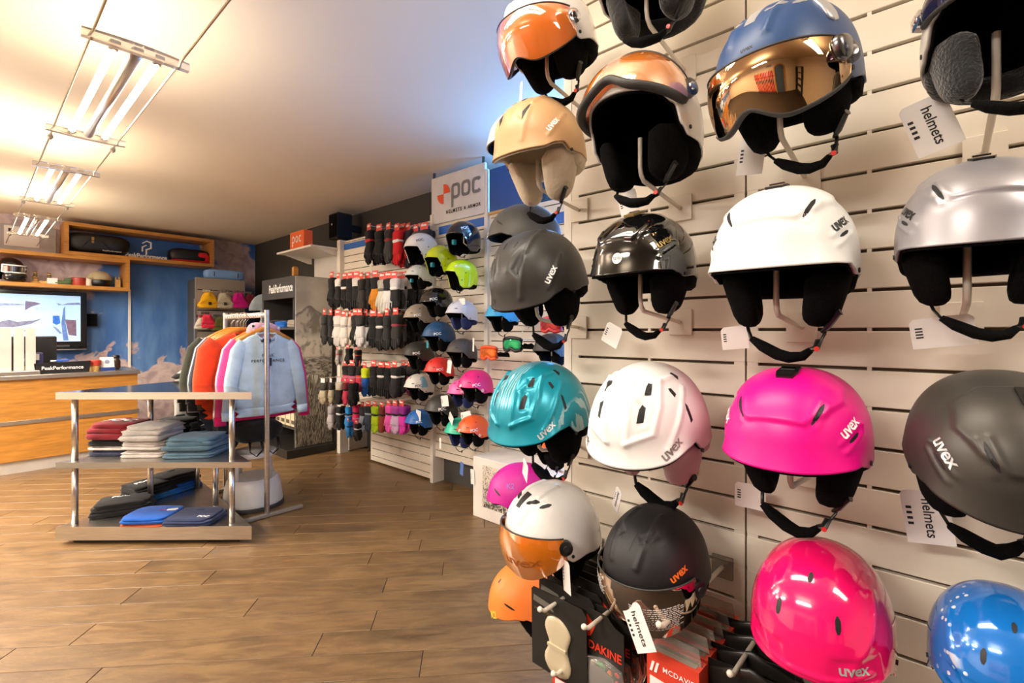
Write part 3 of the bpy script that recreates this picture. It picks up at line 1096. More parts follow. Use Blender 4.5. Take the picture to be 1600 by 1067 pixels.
# key: (x, y, z, scale) measured on the partition
LOC = {}
LOC['n1'] = (0.930, 0.6999, 2.0535, 0.845)
LOC['n2'] = (0.930, 0.4407, 2.0846, 0.896)
LOC['n3'] = (0.920, 0.4499, 1.7588, 0.897)
LOC['n4'] = (0.920, 0.1915, 1.7788, 0.862)
LOC['n5'] = (0.920, -0.0700, 1.7634, 0.751)
LOC['n6'] = (0.940, 0.7368, 1.8009, 0.860)
LOC['n7'] = (0.940, 0.7402, 1.4745, 0.914)
LOC['n8'] = (0.920, 0.4496, 1.4862, 0.796)
LOC['n9'] = (0.920, 0.1971, 1.4723, 0.908)
LOC['n10'] = (0.920, -0.0414, 1.4839, 0.760)
LOC['n11'] = (0.940, 0.7344, 1.1448, 0.931)
LOC['n12'] = (0.920, 0.4381, 1.1581, 0.925)
LOC['n13'] = (0.920, 0.1761, 1.1784, 0.869)
LOC['n14'] = (0.900, -0.0625, 1.1918, 0.812)
LOC['n15'] = (0.930, 0.6923, 0.8772, 0.825)
LOC['n16'] = (0.920, 0.4252, 0.8893, 0.794)
LOC['n17'] = (0.910, 0.1411, 0.8916, 0.825)
LOC['n18'] = (0.920, -0.0672, 0.9113, 0.665)
LOC['k1'] = (1.420, 1.1908, 1.7070, 0.999)
LOC['k2'] = (1.360, 1.1536, 0.7419, 0.906)
LOC['k3'] = (1.360, 1.1374, 0.3735, 0.964)
LOC['k4'] = (1.300, 1.0757, 1.9956, 1.007)
LOC['k5'] = (1.460, 1.0978, 0.9254, 0.717)
LOC['k6'] = (2.500, 2.3065, 1.4526, 0.865)
LOC['k7'] = (2.500, 1.8717, 1.2253, 0.872)
LOC['p1'] = (2.560, 2.7700, 2.0722, 1.009)
LOC['p2'] = (2.560, 3.2989, 2.0446, 1.061)
LOC['p3'] = (2.520, 2.9919, 1.9122, 0.963)
LOC['p4'] = (2.520, 2.7514, 1.7799, 0.927)
LOC['p5'] = (2.540, 3.3088, 1.8073, 0.836)
LOC['p6'] = (2.520, 3.0478, 1.5821, 0.953)
LOC['p7'] = (2.520, 2.7477, 1.4736, 0.908)
LOC['p8'] = (2.540, 3.2995, 1.4585, 0.948)
LOC['p9'] = (2.520, 3.0187, 1.3043, 0.967)
LOC['p10'] = (2.540, 3.3165, 1.1392, 0.959)
LOC['p11'] = (2.520, 2.7476, 1.1797, 0.893)
LOC['p12'] = (2.540, 3.0389, 1.0239, 0.895)
LOC['p13'] = (2.540, 3.3080, 0.8721, 0.900)
LOC['p14'] = (2.580, 2.7983, 0.8605, 0.903)
LOC['p15'] = (2.480, 2.5540, 0.9407, 0.964)
LOC['p16'] = (2.540, 3.0135, 0.7083, 1.001)
LOC['p17'] = (2.520, 3.2825, 0.5793, 0.851)
LOC['p18'] = (2.580, 2.8278, 0.5472, 0.932)
LOC['p19'] = (2.480, 2.5780, 0.6122, 0.895)


def near(key, label, kind, color, **k):
    x, y, z, s = LOC[key]
    o = helmet(label, kind, (x, y, z), color, scale=s, res=HI, **k)
    return o


H = {}
H['n1'] = near('n1', 'white ski helmet with lowered orange visor at the top of the leftmost near column', 'V', GLOSS_W, yaw=-8, pitch=22, vents=True, vent_mat=mat('grey_vent', '7d7a74', rough=.5), sway=.02)
visor(H['n1'], 'V', IRID_LENS, SEAL, top=27, bot=-.060, notch=.030, disc=CHROME)
H['n2'] = near('n2', 'dark ski helmet seen from below at the top edge, above the raised orange visor', 'V', paint('e6e4e0', .3), yaw=0, pitch=0, pads=mat('grey_plush', '1b1b1b', rough=.95, bump=.7, bs=120, sheen=.3))
visor(H['n2'], 'V', ORANGE_LENS, SEAL, top=30, bot=-.02, notch=.02, lift=14, disc=CHROME)
H['n3'] = near('n3', 'white ski helmet with its orange visor raised, open black interior facing down', 'V', paint('efece6', .25, coat=.6), yaw=-6, pitch=-4)
visor(H['n3'], 'V', ORANGE_LENS, SEAL, top=34, bot=-.03, notch=.030, lift=24, disc=DKCHROME, seal_r=.011)
H['n4'] = near('n4', 'blue ski helmet with gold mirrored visor and silver vents', 'V', paint('2f4f80', .4), yaw=-16, pitch=20, roll=0, vent_mat=SILVERP, sway=.02)
visor(H['n4'], 'V', MIRROR_LENS, SEAL, top=21, bot=-.066, notch=.034, disc=DKCHROME, seal_r=.008)
MB().soft(shell_of('V').patch(66, 6, 0, .008)(0, 0), (.03, .05, .045), e=.7).obj('pivot_housing', DKCHROME, H['n4'], smooth=True)
MB().pillow([(-.012, -.03), (.012, -.03), (.014, 0), (.010, .032), (-.010, .032), (-.014, 0)], .008, shell_of('V').patch(78, 44, -10, .001)).obj('side_vent', SILVERP, H['n4'], smooth=True)
H['n5'] = near('n5', 'dark visor helmet cut by the top right corner, grey fleece ear pad showing', 'V', paint('cfcac4', .3), yaw=6, pitch=-4, pads=mat('grey_fleece', '25292a', rough=1, bump=1.0, bs=160, sheen=.5))
visor(H['n5'], 'V', mat('violet_lens', '37304f', rough=.05, metal=.7), SEAL, top=26, bot=-.02, notch=.016, lift=12, disc=CHROME)
H['n6'] = near('n6', 'beige ski helmet with cream plush ear pads, second in the leftmost near column', 'C', paint('c9a173', .4), yaw=-2, pitch=12, pads=CREAM, liner=CREAM, logo='uvex', logo_mat=WINK, vent_mat=INK, drop=1.25)
H['n7'] = near('n7', 'matte charcoal ski helmet with white lettering, under the beige helmet', 'C', SATIN_K, yaw=-2, pitch=26, logo='uvex', logo_mat=WINK)
H['n8'] = near('n8', 'glossy black ski helmet with gold lettering and a round size sticker', 'A', paint('0d0d0d', .06, coat=1.0), yaw=-6, pitch=8, logo='uvex', logo_mat=GOLDINK, clip=GOLDINK, vent_mat=DKCHROME)
f = shell_of('A').patch(6, 13, 0, .0008)
MB().prism([(.013 * math.cos(t), .013 * math.sin(t)) for t in np.linspace(0, 2 * math.pi, 21)[:-1]], f, 0, .0006).obj('size_sticker', CARD, H['n8'], smooth=None)
f2 = shell_of('A').patch(6, 13, 0, .0018)
write('sticker_print', '52-55', .019, f2, INK, H['n8'], bold=.01)
H['n9'] = near('n9', 'satin white ski helmet with black lettering on both sides', 'A', SATIN_W, yaw=0, pitch=6, logo='uvex', clip=BLACKP)
H['n10'] = near('n10', 'silver grey ski helmet on the right edge of the picture', 'A', paint('a6a4aa', .36, metal=.55), yaw=4, pitch=7, logo='uvex', clip=BLACKP)
H['n11'] = near('n11', 'teal ski helmet with pale zebra print on the side', 'B', zebra_mat(), yaw=-2, pitch=22, logo='uvex', logo_mat=mat('silver_ink', 'cfd6d8', rough=.3, metal=.4), clip=None)
H['n12'] = near('n12', 'white ski helmet fading to pink at the back with grey lettering', 'B', fade_mat(), yaw=-2, pitch=24, logo='uvex', logo_mat=GREYINK, pads=PINKGREY)
H['n13'] = near('n13', 'hot pink matte ski helmet with white lettering and black clip', 'A', paint('f0068c', .38), yaw=-4, pitch=10, logo='uvex', logo_mat=WINK, clip=BLACKP, sway=-.01)
H['n14'] = near('n14', 'dark graphite ski helmet on the right edge, below the silver one', 'A', paint('474440', .40, metal=.35), yaw=18, pitch=30, logo='uvex', logo_mat=mat('silver_ink', 'cfd6d8', rough=.3, metal=.4), clip=BLACKP)
H['n15'] = near('n15', 'glossy white ski helmet with lowered amber visor above the orange helmet', 'V', paint('ecebe8', .14, coat=1.0), yaw=-21, pitch=12, strap='short', drop=1.0)
g15 = visor(H['n15'], 'V', AMBER_LENS, SEAL, top=26, bot=-.055, notch=.014)
H['n16'] = near('n16', 'matte black ski helmet with mirrored visor covered in printed text', 'V', DEEP_K, yaw=-8, pitch=20, strap='short')
g16 = visor(H['n16'], 'V', SMOKE_LENS, SEAL, top=22, bot=-.076, notch=.034, phi=80)
H['n17'] = near('n17', 'glossy pink childrens ski helmet at the bottom with pale lettering', 'E', paint('f21268', .12, coat=1.0), yaw=0, pitch=10, logo='uvex', logo_mat=mat('silver_ink', 'cfd6d8', rough=.3, metal=.4), strap='short', both=False)
H['n18'] = near('n18', 'glossy blue childrens ski helmet with white snow specks, bottom right corner', 'E', speckle_mat(), yaw=4, pitch=10, strap='short')

# lettering and prints on the visors and black helmet
shv = shell_of('V')
write('logo', 'uvex', .30, lambda x, y: on_visor(g15, .66 + x, .62 - y * 1.9 - x * .25), mat('lens_print', '9a5418', rough=.4), H['n15'], bold=.02)
write('logo', 'uvex', .052, shv.patch(64, 26, 12, .0012), ORANGEINK, H['n16'], bold=.03)
visor_text(H['n16'], g16, [(.56, .86, .34, .82, 12), (.20, .40, .16, .46, 8), (.03, .12, .06, .62, 13)], WINK)
visor_text(H['n15'], g15, [(.06, .16, .10, .50, 9)], mat('pale_print', 'e8d8c0', rough=.5), 9)
write('visor_mark', 'CE', .016, lambda x, y: on_visor(g16, .36 + x * 3.2, .10 - y * 5.0), WINK, H['n16'], bold=.01)
write('logo', 'uvex', .020, shv.patch(6, 24, 0, .0165), INK, H['n4'], bold=.03)

# helmets hung on the end panel of the partition, behind the first column
H['k1'] = near('k1', 'matte grey snowboard helmet hanging behind the beige helmet', 'K', paint('4a4844', .5), yaw=-48, pitch=6, logo='K2', logo_mat=WINK, logo_w=.03, both=True)
H['k2'] = near('k2', 'magenta snowboard helmet with a white ticket behind the white amber visor helmet', 'K', paint('c40f92', .5), yaw=-48, pitch=10)
H['k3'] = near('k3', 'bright orange snowboard helmet below the amber visor', 'K', paint('fb8434', .5), yaw=-22, pitch=18, logo='K2', logo_mat=mat('yellow_ink', 'f6d23a', rough=.4), logo_w=.034, both=False, strap='short')
H['k4'] = near('k4', 'white helmet peeking out behind the beige one', 'K', SATIN_W, yaw=-40, pitch=10)
H['k5'] = near('k5', 'orange helmet half hidden behind the teal zebra helmet', 'K', paint('f06a2a', .4), yaw=-30, pitch=10)
write('sticker_print', 'K2', .03, shell_of('K').patch(70, 40, 0, .001), mat('violet_ink', '8a6ad0', rough=.5), H['k2'])

# rod hooks that carry the helmets
for k in ('n1', 'n2', 'n3', 'n4', 'n5', 'n6', 'n7', 'n8', 'n9', 'n10', 'n11', 'n12', 'n13', 'n14', 'n15', 'n16', 'n17', 'n18'):
    x, y, z, s = LOC[k]
    nm = H[k]['label']
    reach = WN - x - .016
    up = .045 if k in ('n1', 'n4', 'n7', 'n6', 'n11', 'n12', 'n15', 'n16') else .06
    hook('white rod hook on the slats carrying the ' + ' '.join(nm.split()[:5]) + ' ' + {'n1': 'at the top', 'n3': 'with raised visor'}.get(k, ''), (WN - .0005, y + .01, z - .125 + .02), reach=max(.12, reach), up=up)

for k in ('k1', 'k2', 'k3', 'k4', 'k5'):
    x, y, z, s = LOC[k]
    t = thing('display_hook', 'white rod on the partition end carrying the ' + ' '.join(H[k]['label'].split()[:6]), 'hook', (x, .8005, z - .10))
    MB().box((0, .003, 0), (.05, .006, .06), bev=.001).obj('plate', SLAT, t)
    MB().tube([(0, .006, 0), (0, y - .85, .01), (0, y - .80, .03), (0, y - .80, .10 + .07 * s)], .0048, n=8).obj('rod', RODW, t, smooth=True)

# swing tickets
def tk(k, u, v, X, **kw):
    return price_tag(H[k], at(u, v, X=X), **kw)


tk('n5', 1437, 158, .98, w=.058, h=.085, yaw=8, tilt=-18)
tk('n14', 1441, 766, 1.06, w=.062, h=.088, yaw=4, tilt=-8)
tk('n16', 984, 943, .80, w=.052, h=.078, yaw=-18, tilt=-33)
tk('n3', 978, 300, .98, w=.05, h=.05, yaw=-10, tilt=-14, text=None)
tk('n9', 1146, 510, 1.0, w=.05, h=.045, yaw=0, tilt=-6, text=None)
tk('n13', 1172, 756, 1.06, w=.058, h=.05, yaw=0, tilt=0, text=None)
tk('n10', 1468, 495, .98, w=.075, h=.046, yaw=0, tilt=-8, text=None)
tk('n8', 962, 508, 1.0, w=.05, h=.05, yaw=-10, tilt=25, text=None)
tk('n15', 884, 876, .86, w=.036, h=.066, yaw=-30, tilt=-8, text=None)
tk('n12', 968, 764, 1.02, w=.03, h=.06, yaw=-35, tilt=24, text='helmets')
tk('k2', 822, 722, 1.22, w=.06, h=.06, yaw=-35, tilt=18, text=None)
tk('n1', 815, 128, 1.0, w=.03, h=.06, yaw=-35, tilt=10, text=None)
tk('n4', 1178, 215, 1.0, w=.05, h=.07, yaw=-8, tilt=8, text=None)


# ------------------------------------------------------------ helmets on the far display wall
POCS = [  # key, description, kind, colour, rough, yaw, pitch, lettering colour
    ('p1', 'glossy black full ear race helmet with a blue sheen, right under the blue stripe', 'R', '14161c', .08, 0, 0, WINK),
    ('p2', 'white full ear race helmet with black lettering, topmost of the far display', 'R', 'e2dfdb', .2, -4, 4, INK),
    ('p3', 'yellow green full ear race helmet touching the white race helmet', 'R', 'c3d40a', .12, -6, 0, mat('lime_ink', 'b9c832', rough=.4)),
    ('p4', 'lime full ear race helmet, lower right of the two green ones', 'R', 'c9ee10', .12, -20, -4, WINK),
    ('p5', 'pale grey ski helmet with a teal inner pad under the white race helmet', 'P', 'd5d8d2', .35, -2, 2, None),
    ('p6', 'glossy black ski helmet with bold white lettering beside the lime helmet', 'P', '1a1917', .08, -10, 8, WINK),
    ('p7', 'lavender white ski helmet with dark blue ear pads', 'P', 'd3d4e2', .35, 0, 2, None),
    ('p8', 'khaki beige ski helmet of the far display', 'P', '9c9080', .45, -4, 6, WINK),
    ('p9', 'navy blue matte ski helmet with a teal tag', 'P', '27507c', .42, -4, 6, WINK),
    ('p10', 'dark olive grey ski helmet left of the two dark ones', 'P', '35322e', .45, -4, 4, WINK),
    ('p11', 'dark grey ski helmet with blue lit side and a white ticket', 'P', '4a4744', .45, 2, 2, None),
    ('p12', 'red ski helmet with white lettering on the front', 'P', 'e23a34', .38, 4, 6, WINK),
    ('p13', 'white ski helmet with a pale blue side panel and black lettering', 'P', 'd9d6cf', .4, 2, 4, INK),
    ('p14', 'light pink ski helmet half hidden behind the hot pink one', 'P', 'ec6cb4', .4, 2, 4, WINK),
    ('p15', 'hot pink ski helmet with pale lettering in front of the light pink one', 'P', 'ee2a86', .38, 0, 6, WINK),
    ('p16', 'dark charcoal ski helmet with white lettering and a big white ticket', 'P', '3b3835', .45, 4, 4, WINK),
    ('p17', 'bright blue ski helmet with a white ticket, lowest left of the display', 'P', '2f6fc0', .4, 4, 4, WINK),
    ('p18', 'mint green ski helmet half hidden behind the orange one', 'P', '3fc8a6', .4, 2, 2, None),
    ('p19', 'orange ski helmet with pale lettering, lowest right of the display', 'P', 'f4642e', .38, 0, 4, WINK),
]
SMALL = (80, 36)
TEALF = mat('teal_padding', '2a94a4', rough=.85, var=.05)
NAVYF = mat('navy_padding', '1c2a5e', rough=.9, var=.1)
for (k, lab, kind, hx, rg, yaw, pitch, ink) in POCS:
    x, y, z, s = LOC[k]
    o = helmet(lab, kind, (x, y, z), paint(hx, rg, coat=1.0 if rg < .15 else 0), yaw=yaw, pitch=pitch, scale=s, res=SMALL, logo='POC' if ink else None,
               logo_mat=ink, logo_w=.060, both=False, strap='short', pads=NAVYF if k in ('p7', 'p14', 'p18') else BLACKF, group=None)
    H[k] = o
    sh = shell_of(kind)
    if k == 'p13':
        MB().grid([[tuple(v) for v in r_] for r_ in (sh.pt(np.radians(np.linspace(62, 96, 12)), np.full(12, R(q)), .0008) for q in np.linspace(32, 80, 9))]).obj('side_panel', mat('pale_blue_panel', '7fb2c6', rough=.4), o, smooth=True)
    if k in ('p15', 'p19'):
        for (phi, e) in ((-6, 16), (70, -2)):
            MB().prism([(.013 * math.cos(t), .013 * math.sin(t)) for t in np.linspace(0, 6.28, 15)[:-1]], sh.patch(phi, e, 0, .0008), 0, .0006).obj('round_badge', mat('pale_badge', 'f6c8c0', rough=.5), o, smooth=None)
    if k in ('p1', 'p3', 'p5'):
        MB().soft((-.05, -.055, -.02), (.03, .03, .04)).obj('inner_pad', TEALF, o, smooth=True)
    inv = mw(o).inverted()
    # the peg that carries it
    t = thing('display_peg', 'white wall peg carrying the ' + ' '.join(lab.split()[:6]), 'hook', (WS - .0005, y, z - .055))
    MB().box((-.003, 0, 0), (.006, .04, .05), bev=.001).obj('plate', SLAT, t)
    rc = WS - x
    MB().tube([(-.005, 0, 0), (-rc * .8, 0, .01), (-rc, 0, .03), (-rc, 0, .055 + .105 * s)], .0045, n=7).obj('rod', RODW, t, smooth=True)

for (k, u, v, w, h, yaw, tilt) in (('p12', 703, 563, .05, .10, 0, 8), ('p11', 740, 528, .05, .10, -30, 5), ('p16', 694, 618, .085, .085, 0, -10), ('p17', 654, 641, .075, .085, -5, 4),
                                  ('p18', 706, 648, .09, .07, -20, 30), ('p19', 727, 643, .11, .06, 0, -14), ('p9', 668, 533, .05, .055, -20, 0), ('p4', 722, 466, .085, .05, -10, 0),
                                  ('p16', 688, 684, .03, .085, -10, 0), ('p17', 656, 706, .02, .08, -30, 0), ('p18', 722, 722, .045, .10, -10, 6), ('p19', 738, 733, .05, .11, -10, -4)):
    price_tag(H[k], at(u, v, X=2.46 if v < 700 or k != 'p16' else 2.6), w=w, h=h, yaw=yaw, tilt=tilt, text=None,
              m=TEALF if k == 'p9' else (mat('blue_card', '5a7ac0', rough=.5) if k == 'p18' and v > 700 else CARD))

# brand board over the far helmet display
p0, p1 = at(676, 280, X=WS - .012), at(763.5, 252, X=WS - .012)
zt, zb_ = 2.72, at(676, 352, X=WS - .012).z
t = thing('sign_board', 'white brand sign board with orange quartered emblem above the far helmet wall', 'sign', (WS - .012, 3.06, zb_))
MB().span((-.012, -.335, 0), (.012, .335, zt - zb_), bev=.002).obj('board', mat('sign_white', 'd9d6d6', rough=.4), t)
sf = plane_fn((-.0135, 0, 0), (0, -1, 0), (0, 0, 1))
SG = mat('sign_grey', '77787a', rough=.5)
SO = mat('sign_orange', 'ec5a2c', rough=.5)
hh = zt - zb_
cx_, cz_ = -.168, hh * .60
qr = .085
for (a0, sx, sz) in ((0, 1, 1), (math.pi, -1, -1)):
    pts = [(cx_, cz_)] + [(cx_ + qr * math.cos(a0 + q * math.pi / 20), cz_ + qr * math.sin(a0 + q * math.pi / 20)) for q in range(11)]
    MB().prism(pts, sf, 0, .002).obj('emblem_quarter', SO, t, smooth=None)
# rounded lettering built from strokes: p o c
def ring(cx, cz, rx, rz, w, a0, a1, n=26):
    out, inn = [], []
    for q in range(n + 1):
        a = a0 + (a1 - a0) * q / n
        k = 4.0
        ca, sa = math.cos(a), math.sin(a)
        f = (abs(ca) ** k + abs(sa) ** k) ** (-1 / k)
        out.append((cx + rx * f * ca, cz + rz * f * sa))
        inn.append((cx + (rx - w) * f * ca, cz + (rz - w) * f * sa))
    vs = [sf(x, z, .002) for x, z in out + inn]
    return vs, [(i, i + 1, n + 2 + i, n + 1 + i) for i in range(n)]
lz, lw = hh * .60, .026
for ch, cx in (('p', -.012), ('o', .115), ('c', .242)):
    b = MB()
    if ch == 'c':
        b.add(*ring(cx, lz, .054, .066, lw, R(38), R(322)))
    else:
        b.add(*ring(cx, lz, .054, .066, lw, 0, 2 * math.pi))
    if ch == 'p':
        b.add([sf(cx - .054, lz, .0023), sf(cx - .054 + lw, lz, .0023), sf(cx - .054 + lw, lz - .135, .0023), sf(cx - .054, lz - .135, .0023)], [(0, 1, 2, 3)])
    b.obj('letter', SG, t, smooth=None)
for wd, ww, wx in (('HELMETS', .20, -.035), ('&', .024, .105), ('ARMOR', .155, .215)):
    write('lettering', wd, ww, lambda x, y: sf(x + wx, y + hh * .20, .001), INK, t, bold=.03, gap=1.2)
for yy in (.31, -.31):
    MB().tube([(0, yy, zt - zb_), (0, yy, ZC - zb_)], .012, n=8).obj('clip', mat('clip_grey', '6a6a6a', rough=.3, metal=1), t)

# ------------------------------------------------------------ gloves on pegs
def glove_me(cuff_w, fing, mitten):
    """one hanging glove, cuff at the top, fingers down; about 0.26 m long, lies in the YZ plane"""
    key = ('glove', cuff_w, fing, mitten)
    if key not in _hm:
        w = .052
        fn = lambda x, y, h: Vector((-h - .02 * max(0, -.13 - y) * 4, x, y))
        fv = lambda x, y: fn(x, y, 0)
        hand = [(-w * .78, -.070), (-w * .98, -.11), (-w * 1.02, -.165), (-w * .9, -.185), (w * .9, -.185), (w * 1.02, -.165), (w * .98, -.11), (w * .78, -.070)]
        b = MB().pillow(hand, .046, fn, sub=2)
        if mitten:
            b.pillow([(-w * 1.0, -.15), (-w * .98, -.20), (-w * .6, -.248), (0, -.26), (w * .6, -.248), (w * .98, -.20), (w * 1.0, -.15)], .05, fn, sub=2)
        else:
            for i, tip in enumerate((-.232, -.258, -.262, -.245)):
                x = -w * .78 + i * w * .52
                b.tube([fv(x * .92, -.165), fv(x, -.20), fv(x * 1.04, tip + .012), fv(x * 1.04, tip)], [.0155, .0155, .0135, .006], n=8, flat=1.0)
        b.tube([fv(w * .7, -.10), fv(w * 1.25, -.150), fv(w * 1.5, -.195), fv(w * 1.5, -.208)], [.018, .0175, .014, .006], n=8)
        _hm[key] = b.mesh('hand', BLACKF, True)
        c = [(-w * cuff_w * 1.05, 0), (-w * cuff_w, -.05), (-w * .80, -.082), (w * .80, -.082), (w * cuff_w, -.05), (w * cuff_w * 1.05, 0)]
        _hm[key + ('c',)] = MB().pillow(c, .052, fn, sub=2).mesh('cuff', BLACKF, True)
        st = [(-w * .84, -.066), (w * .84, -.066), (w * .86, -.09), (-w * .86, -.09)]
        _hm[key + ('s',)] = MB().pillow(st, .056, fn, sub=2).mesh('wrist_strap', BLACKF, True)
    return key


card_me = MB().prism([(-.05, .0), (.05, .0), (.05, -.05), (.02, -.062), (-.02, -.062), (-.05, -.05)], lambda x, y, h: Vector((h, x, y + .055)), -.004, -.003).mesh('header_card', REDCARD)
mark_me = MB().prism([(-.03, .0), (.034, .004), (.034, -.012), (-.03, -.012)], lambda x, y, h: Vector((h, x, y + .04)), -.0062, -.0045).mesh('card_mark', CARD)


def gloves(label, u, v, hexc, cuff=None, accent=None, X=2.58, length=1.0, mitten=False, cardm=REDCARD, yaw=0, w=1.0, group=None):
    p = at(u, v, X=X)
    t = thing('ski_gloves', label, 'gloves', p, Euler((0, 0, R(yaw))), length, group)
    key = glove_me(1.0, 4, mitten)
    m1 = fabric(hexc)
    m2 = fabric(cuff or hexc)
    m3 = fabric(accent or '1c1c1c')
    for i, (dx, dy, rz) in enumerate(((-.026, -.006, 4), (.028, .012, -6))):
        for kk, mm, nm in ((key, m1, 'hand'), (key + ('c',), m2, 'cuff'), (key + ('s',), m3, 'wrist_strap')):
            o = bpy.data.objects.new(nm, _hm[kk])
            o.location = (dx, dy, 0)
            o.rotation_euler = (0, 0, R(rz))
            o.scale = (1, (1 if i == 0 else -1) * .95 * w, 1)
            put(o, t)
            swap(o, mm)
    o = put(bpy.data.objects.new('header_card', card_me), t)
    o.location = (-.03, 0, 0)
    swap(o, cardm)
    o.scale = (1, .8, 1)
    put(bpy.data.objects.new('card_mark', mark_me), o)
    # the peg through the card is a thing of the wall
    g = thing('wire_peg', 'wire peg of the ' + label.split(', ')[1].replace('the left', 'the left', 1), 'hook', (WS - .0005, p.y, p.z + .046))
    MB().tube([(0, 0, 0), (-(WS - X) - .05, 0, .004), (-(WS - X) - .055, 0, .014)], .0028, n=5).obj('rod', RODW, g)
    return t


ROWS = [
    ('top row of gloves', 362, 2.62, 1.25, [
        (583, '151515', '111111', 'c23030'), (598, '141414', None, None), (613, '3a3937', '2a2927', '8a2a2a'), (626, 'c41f24', 'c41f24', 'e8e4e0'), (634, 'b8222a', None, 'e0dcd8'), (644, '23242e', None, None), (656, 'b9b4ae', '4a4850', 'a03030'), (668, '8d8a90', '33343c', None)]),
    ('second row of gloves', 436, 2.52, 1.16, [
        (524, '161616', None, None), (534, '191919', 'd8d4ce', None), (544, '131313', None, 'd9d5d0'), (553, '171717', None, None), (562, '202020', 'cfcac4', None), (571, '34322f', '26241f', None), (580, '1b1b1b', None, None),
        (592, 'c98022', '1d1d1d', '1d1d1d'), (603, 'c9c7b8', 'a9a79c', '6a6a62'), (612, 'dad8d4', '2c2c2c', None), (621, '2a2a2c', 'cfccd0', 'e8e6e4'), (630, 'cfcbd0', '3b3b40', None), (639, 'd8d4d8', None, '2a2a2a'), (648, '222224', 'bdb9b8', 'd8d6d4')]),
    ('third row of gloves', 494, 2.50, 1.16, [
        (513, '2c2b29', None, None), (523, '1c1c1b', None, None), (533, 'cfc9c2', None, 'a8a29c'), (543, 'd6cec4', None, 'a8a29c'), (552, 'cdbfae', None, 'b8b2ac'), (561, '1b1b1b', '252525', None), (568, 'd4d0cc', '2c2c2c', None), (576, 'c2beba', '1a1a1a', '2c2c2c'),
        (588, '181818', '161616', None), (600, '1b1b1a', None, 'd0ccc6'), (611, '232220', None, None), (624, '2d2b29', '201f1e', '8a3540'), (637, '1d1c1c', None, None), (648, '262524', None, None)]),
    ('fourth row of gloves', 545, 2.48, .62, [
        (530, '9c958c', '8d867c', 'c43a46'), (546, '161616', None, None), (560, '191a19', None, 'bb3a34')]),
    ('fifth row of gloves', 573, 2.50, 1.02, [
        (545, 'd83a5a', '1c1c1c', '2a2a2a'), (555, 'd94a8a', '222222', None), (564, 'd8404a', '2a2424', None), (575, '1d58a8', 'c8d820', 'c8d820'), (589, '171717', None, None), (600, '1c1c1b', None, 'e0dcd8'), (610, '151515', None, None), (622, '222121', None, 'dcd8d4'), (635, '3b3834', '2c2a27', None), (646, 'c84484', '2c2a2c', None)]),
    ('short row beside the photo panel', 598, 2.36, .80, [
        (508, 'b5a98c', '3f3c36', '2c2a28'), (521, 'b8ac8f', '33312d', '2c2a28'), (533, '1f1e1c', 'c8beac', 'c0b090'), (544, 'd83c5c', '7a1e28', None), (553, '1a1a1a', None, None)]),
    ('bottom row of gloves', 634, 2.46, .90, [
        (521, 'b4aeae', 'a9a3a0', '8d8888'), (534, '1c1b1b', None, 'd8d4d0'), (548, '2387d0', '2a8ed8', '1c1c1c'), (560, 'e02a62', 'd82858', '222222'), (571, '8e98a8', '34363c', '20242c'), (579, '3a4252', '23262c', '8d98a8'), (590, 'b8d818', '9cbf18', '2a2a2a'), (601, '8a3426', '6a281e', None), (612, 'e85ab0', 'd848a0', '2a2a2a'), (622, 'c9a8c4', '9a3a8a', None), (632, 'd83aa8', '8a2a80', None)]),
    ('lowest row of gloves', 660, 2.42, .62, [(560, '161615', None, 'd8d8d6'), (547, '2678b8', None, '1a1a1a')]),
]
NAMES = {}


def colour_word(h):
    r, g, b = (int(h[k:k + 2], 16) for k in (0, 2, 4))
    mx, mn = max(r, g, b), min(r, g, b)
    if mx < 42:
        return 'black'
    if mx - mn < 34 or (mx - mn < 45 and mx > 170):
        return 'dark grey' if mx < 90 else ('grey' if mx < 190 else 'pale grey')
    if r == mx:
        return ('pink' if b > 80 else ('orange' if g > 100 else ('brown' if r < 160 else 'red'))) if b > g * .75 or g < 140 else 'beige'
    return 'lime' if g == mx else 'blue'


ORD = 'first second third fourth fifth sixth seventh eighth ninth tenth eleventh twelfth thirteenth fourteenth'.split()
for (rname, v, X, ln, items) in ROWS:
    for i, (u, hx, cf, ac) in enumerate(items):
        w = colour_word(hx)
        lab = '%s ski gloves, %s from the left in the %s' % (w, ORD[i], rname)
        gloves(lab, u, v + rnd.uniform(-2, 2), hx, cf, ac, X=(X + rnd.uniform(-.02, .02)) if u < 628 or rname.startswith('bottom') else 2.70, length=ln * rnd.uniform(.96, 1.04), mitten=(i % 5 == 2 and v > 560), yaw=rnd.uniform(-14, 10),
               cardm=REDCARD if not (v in (634, 598) and i < 3) else CARD, group=rname)


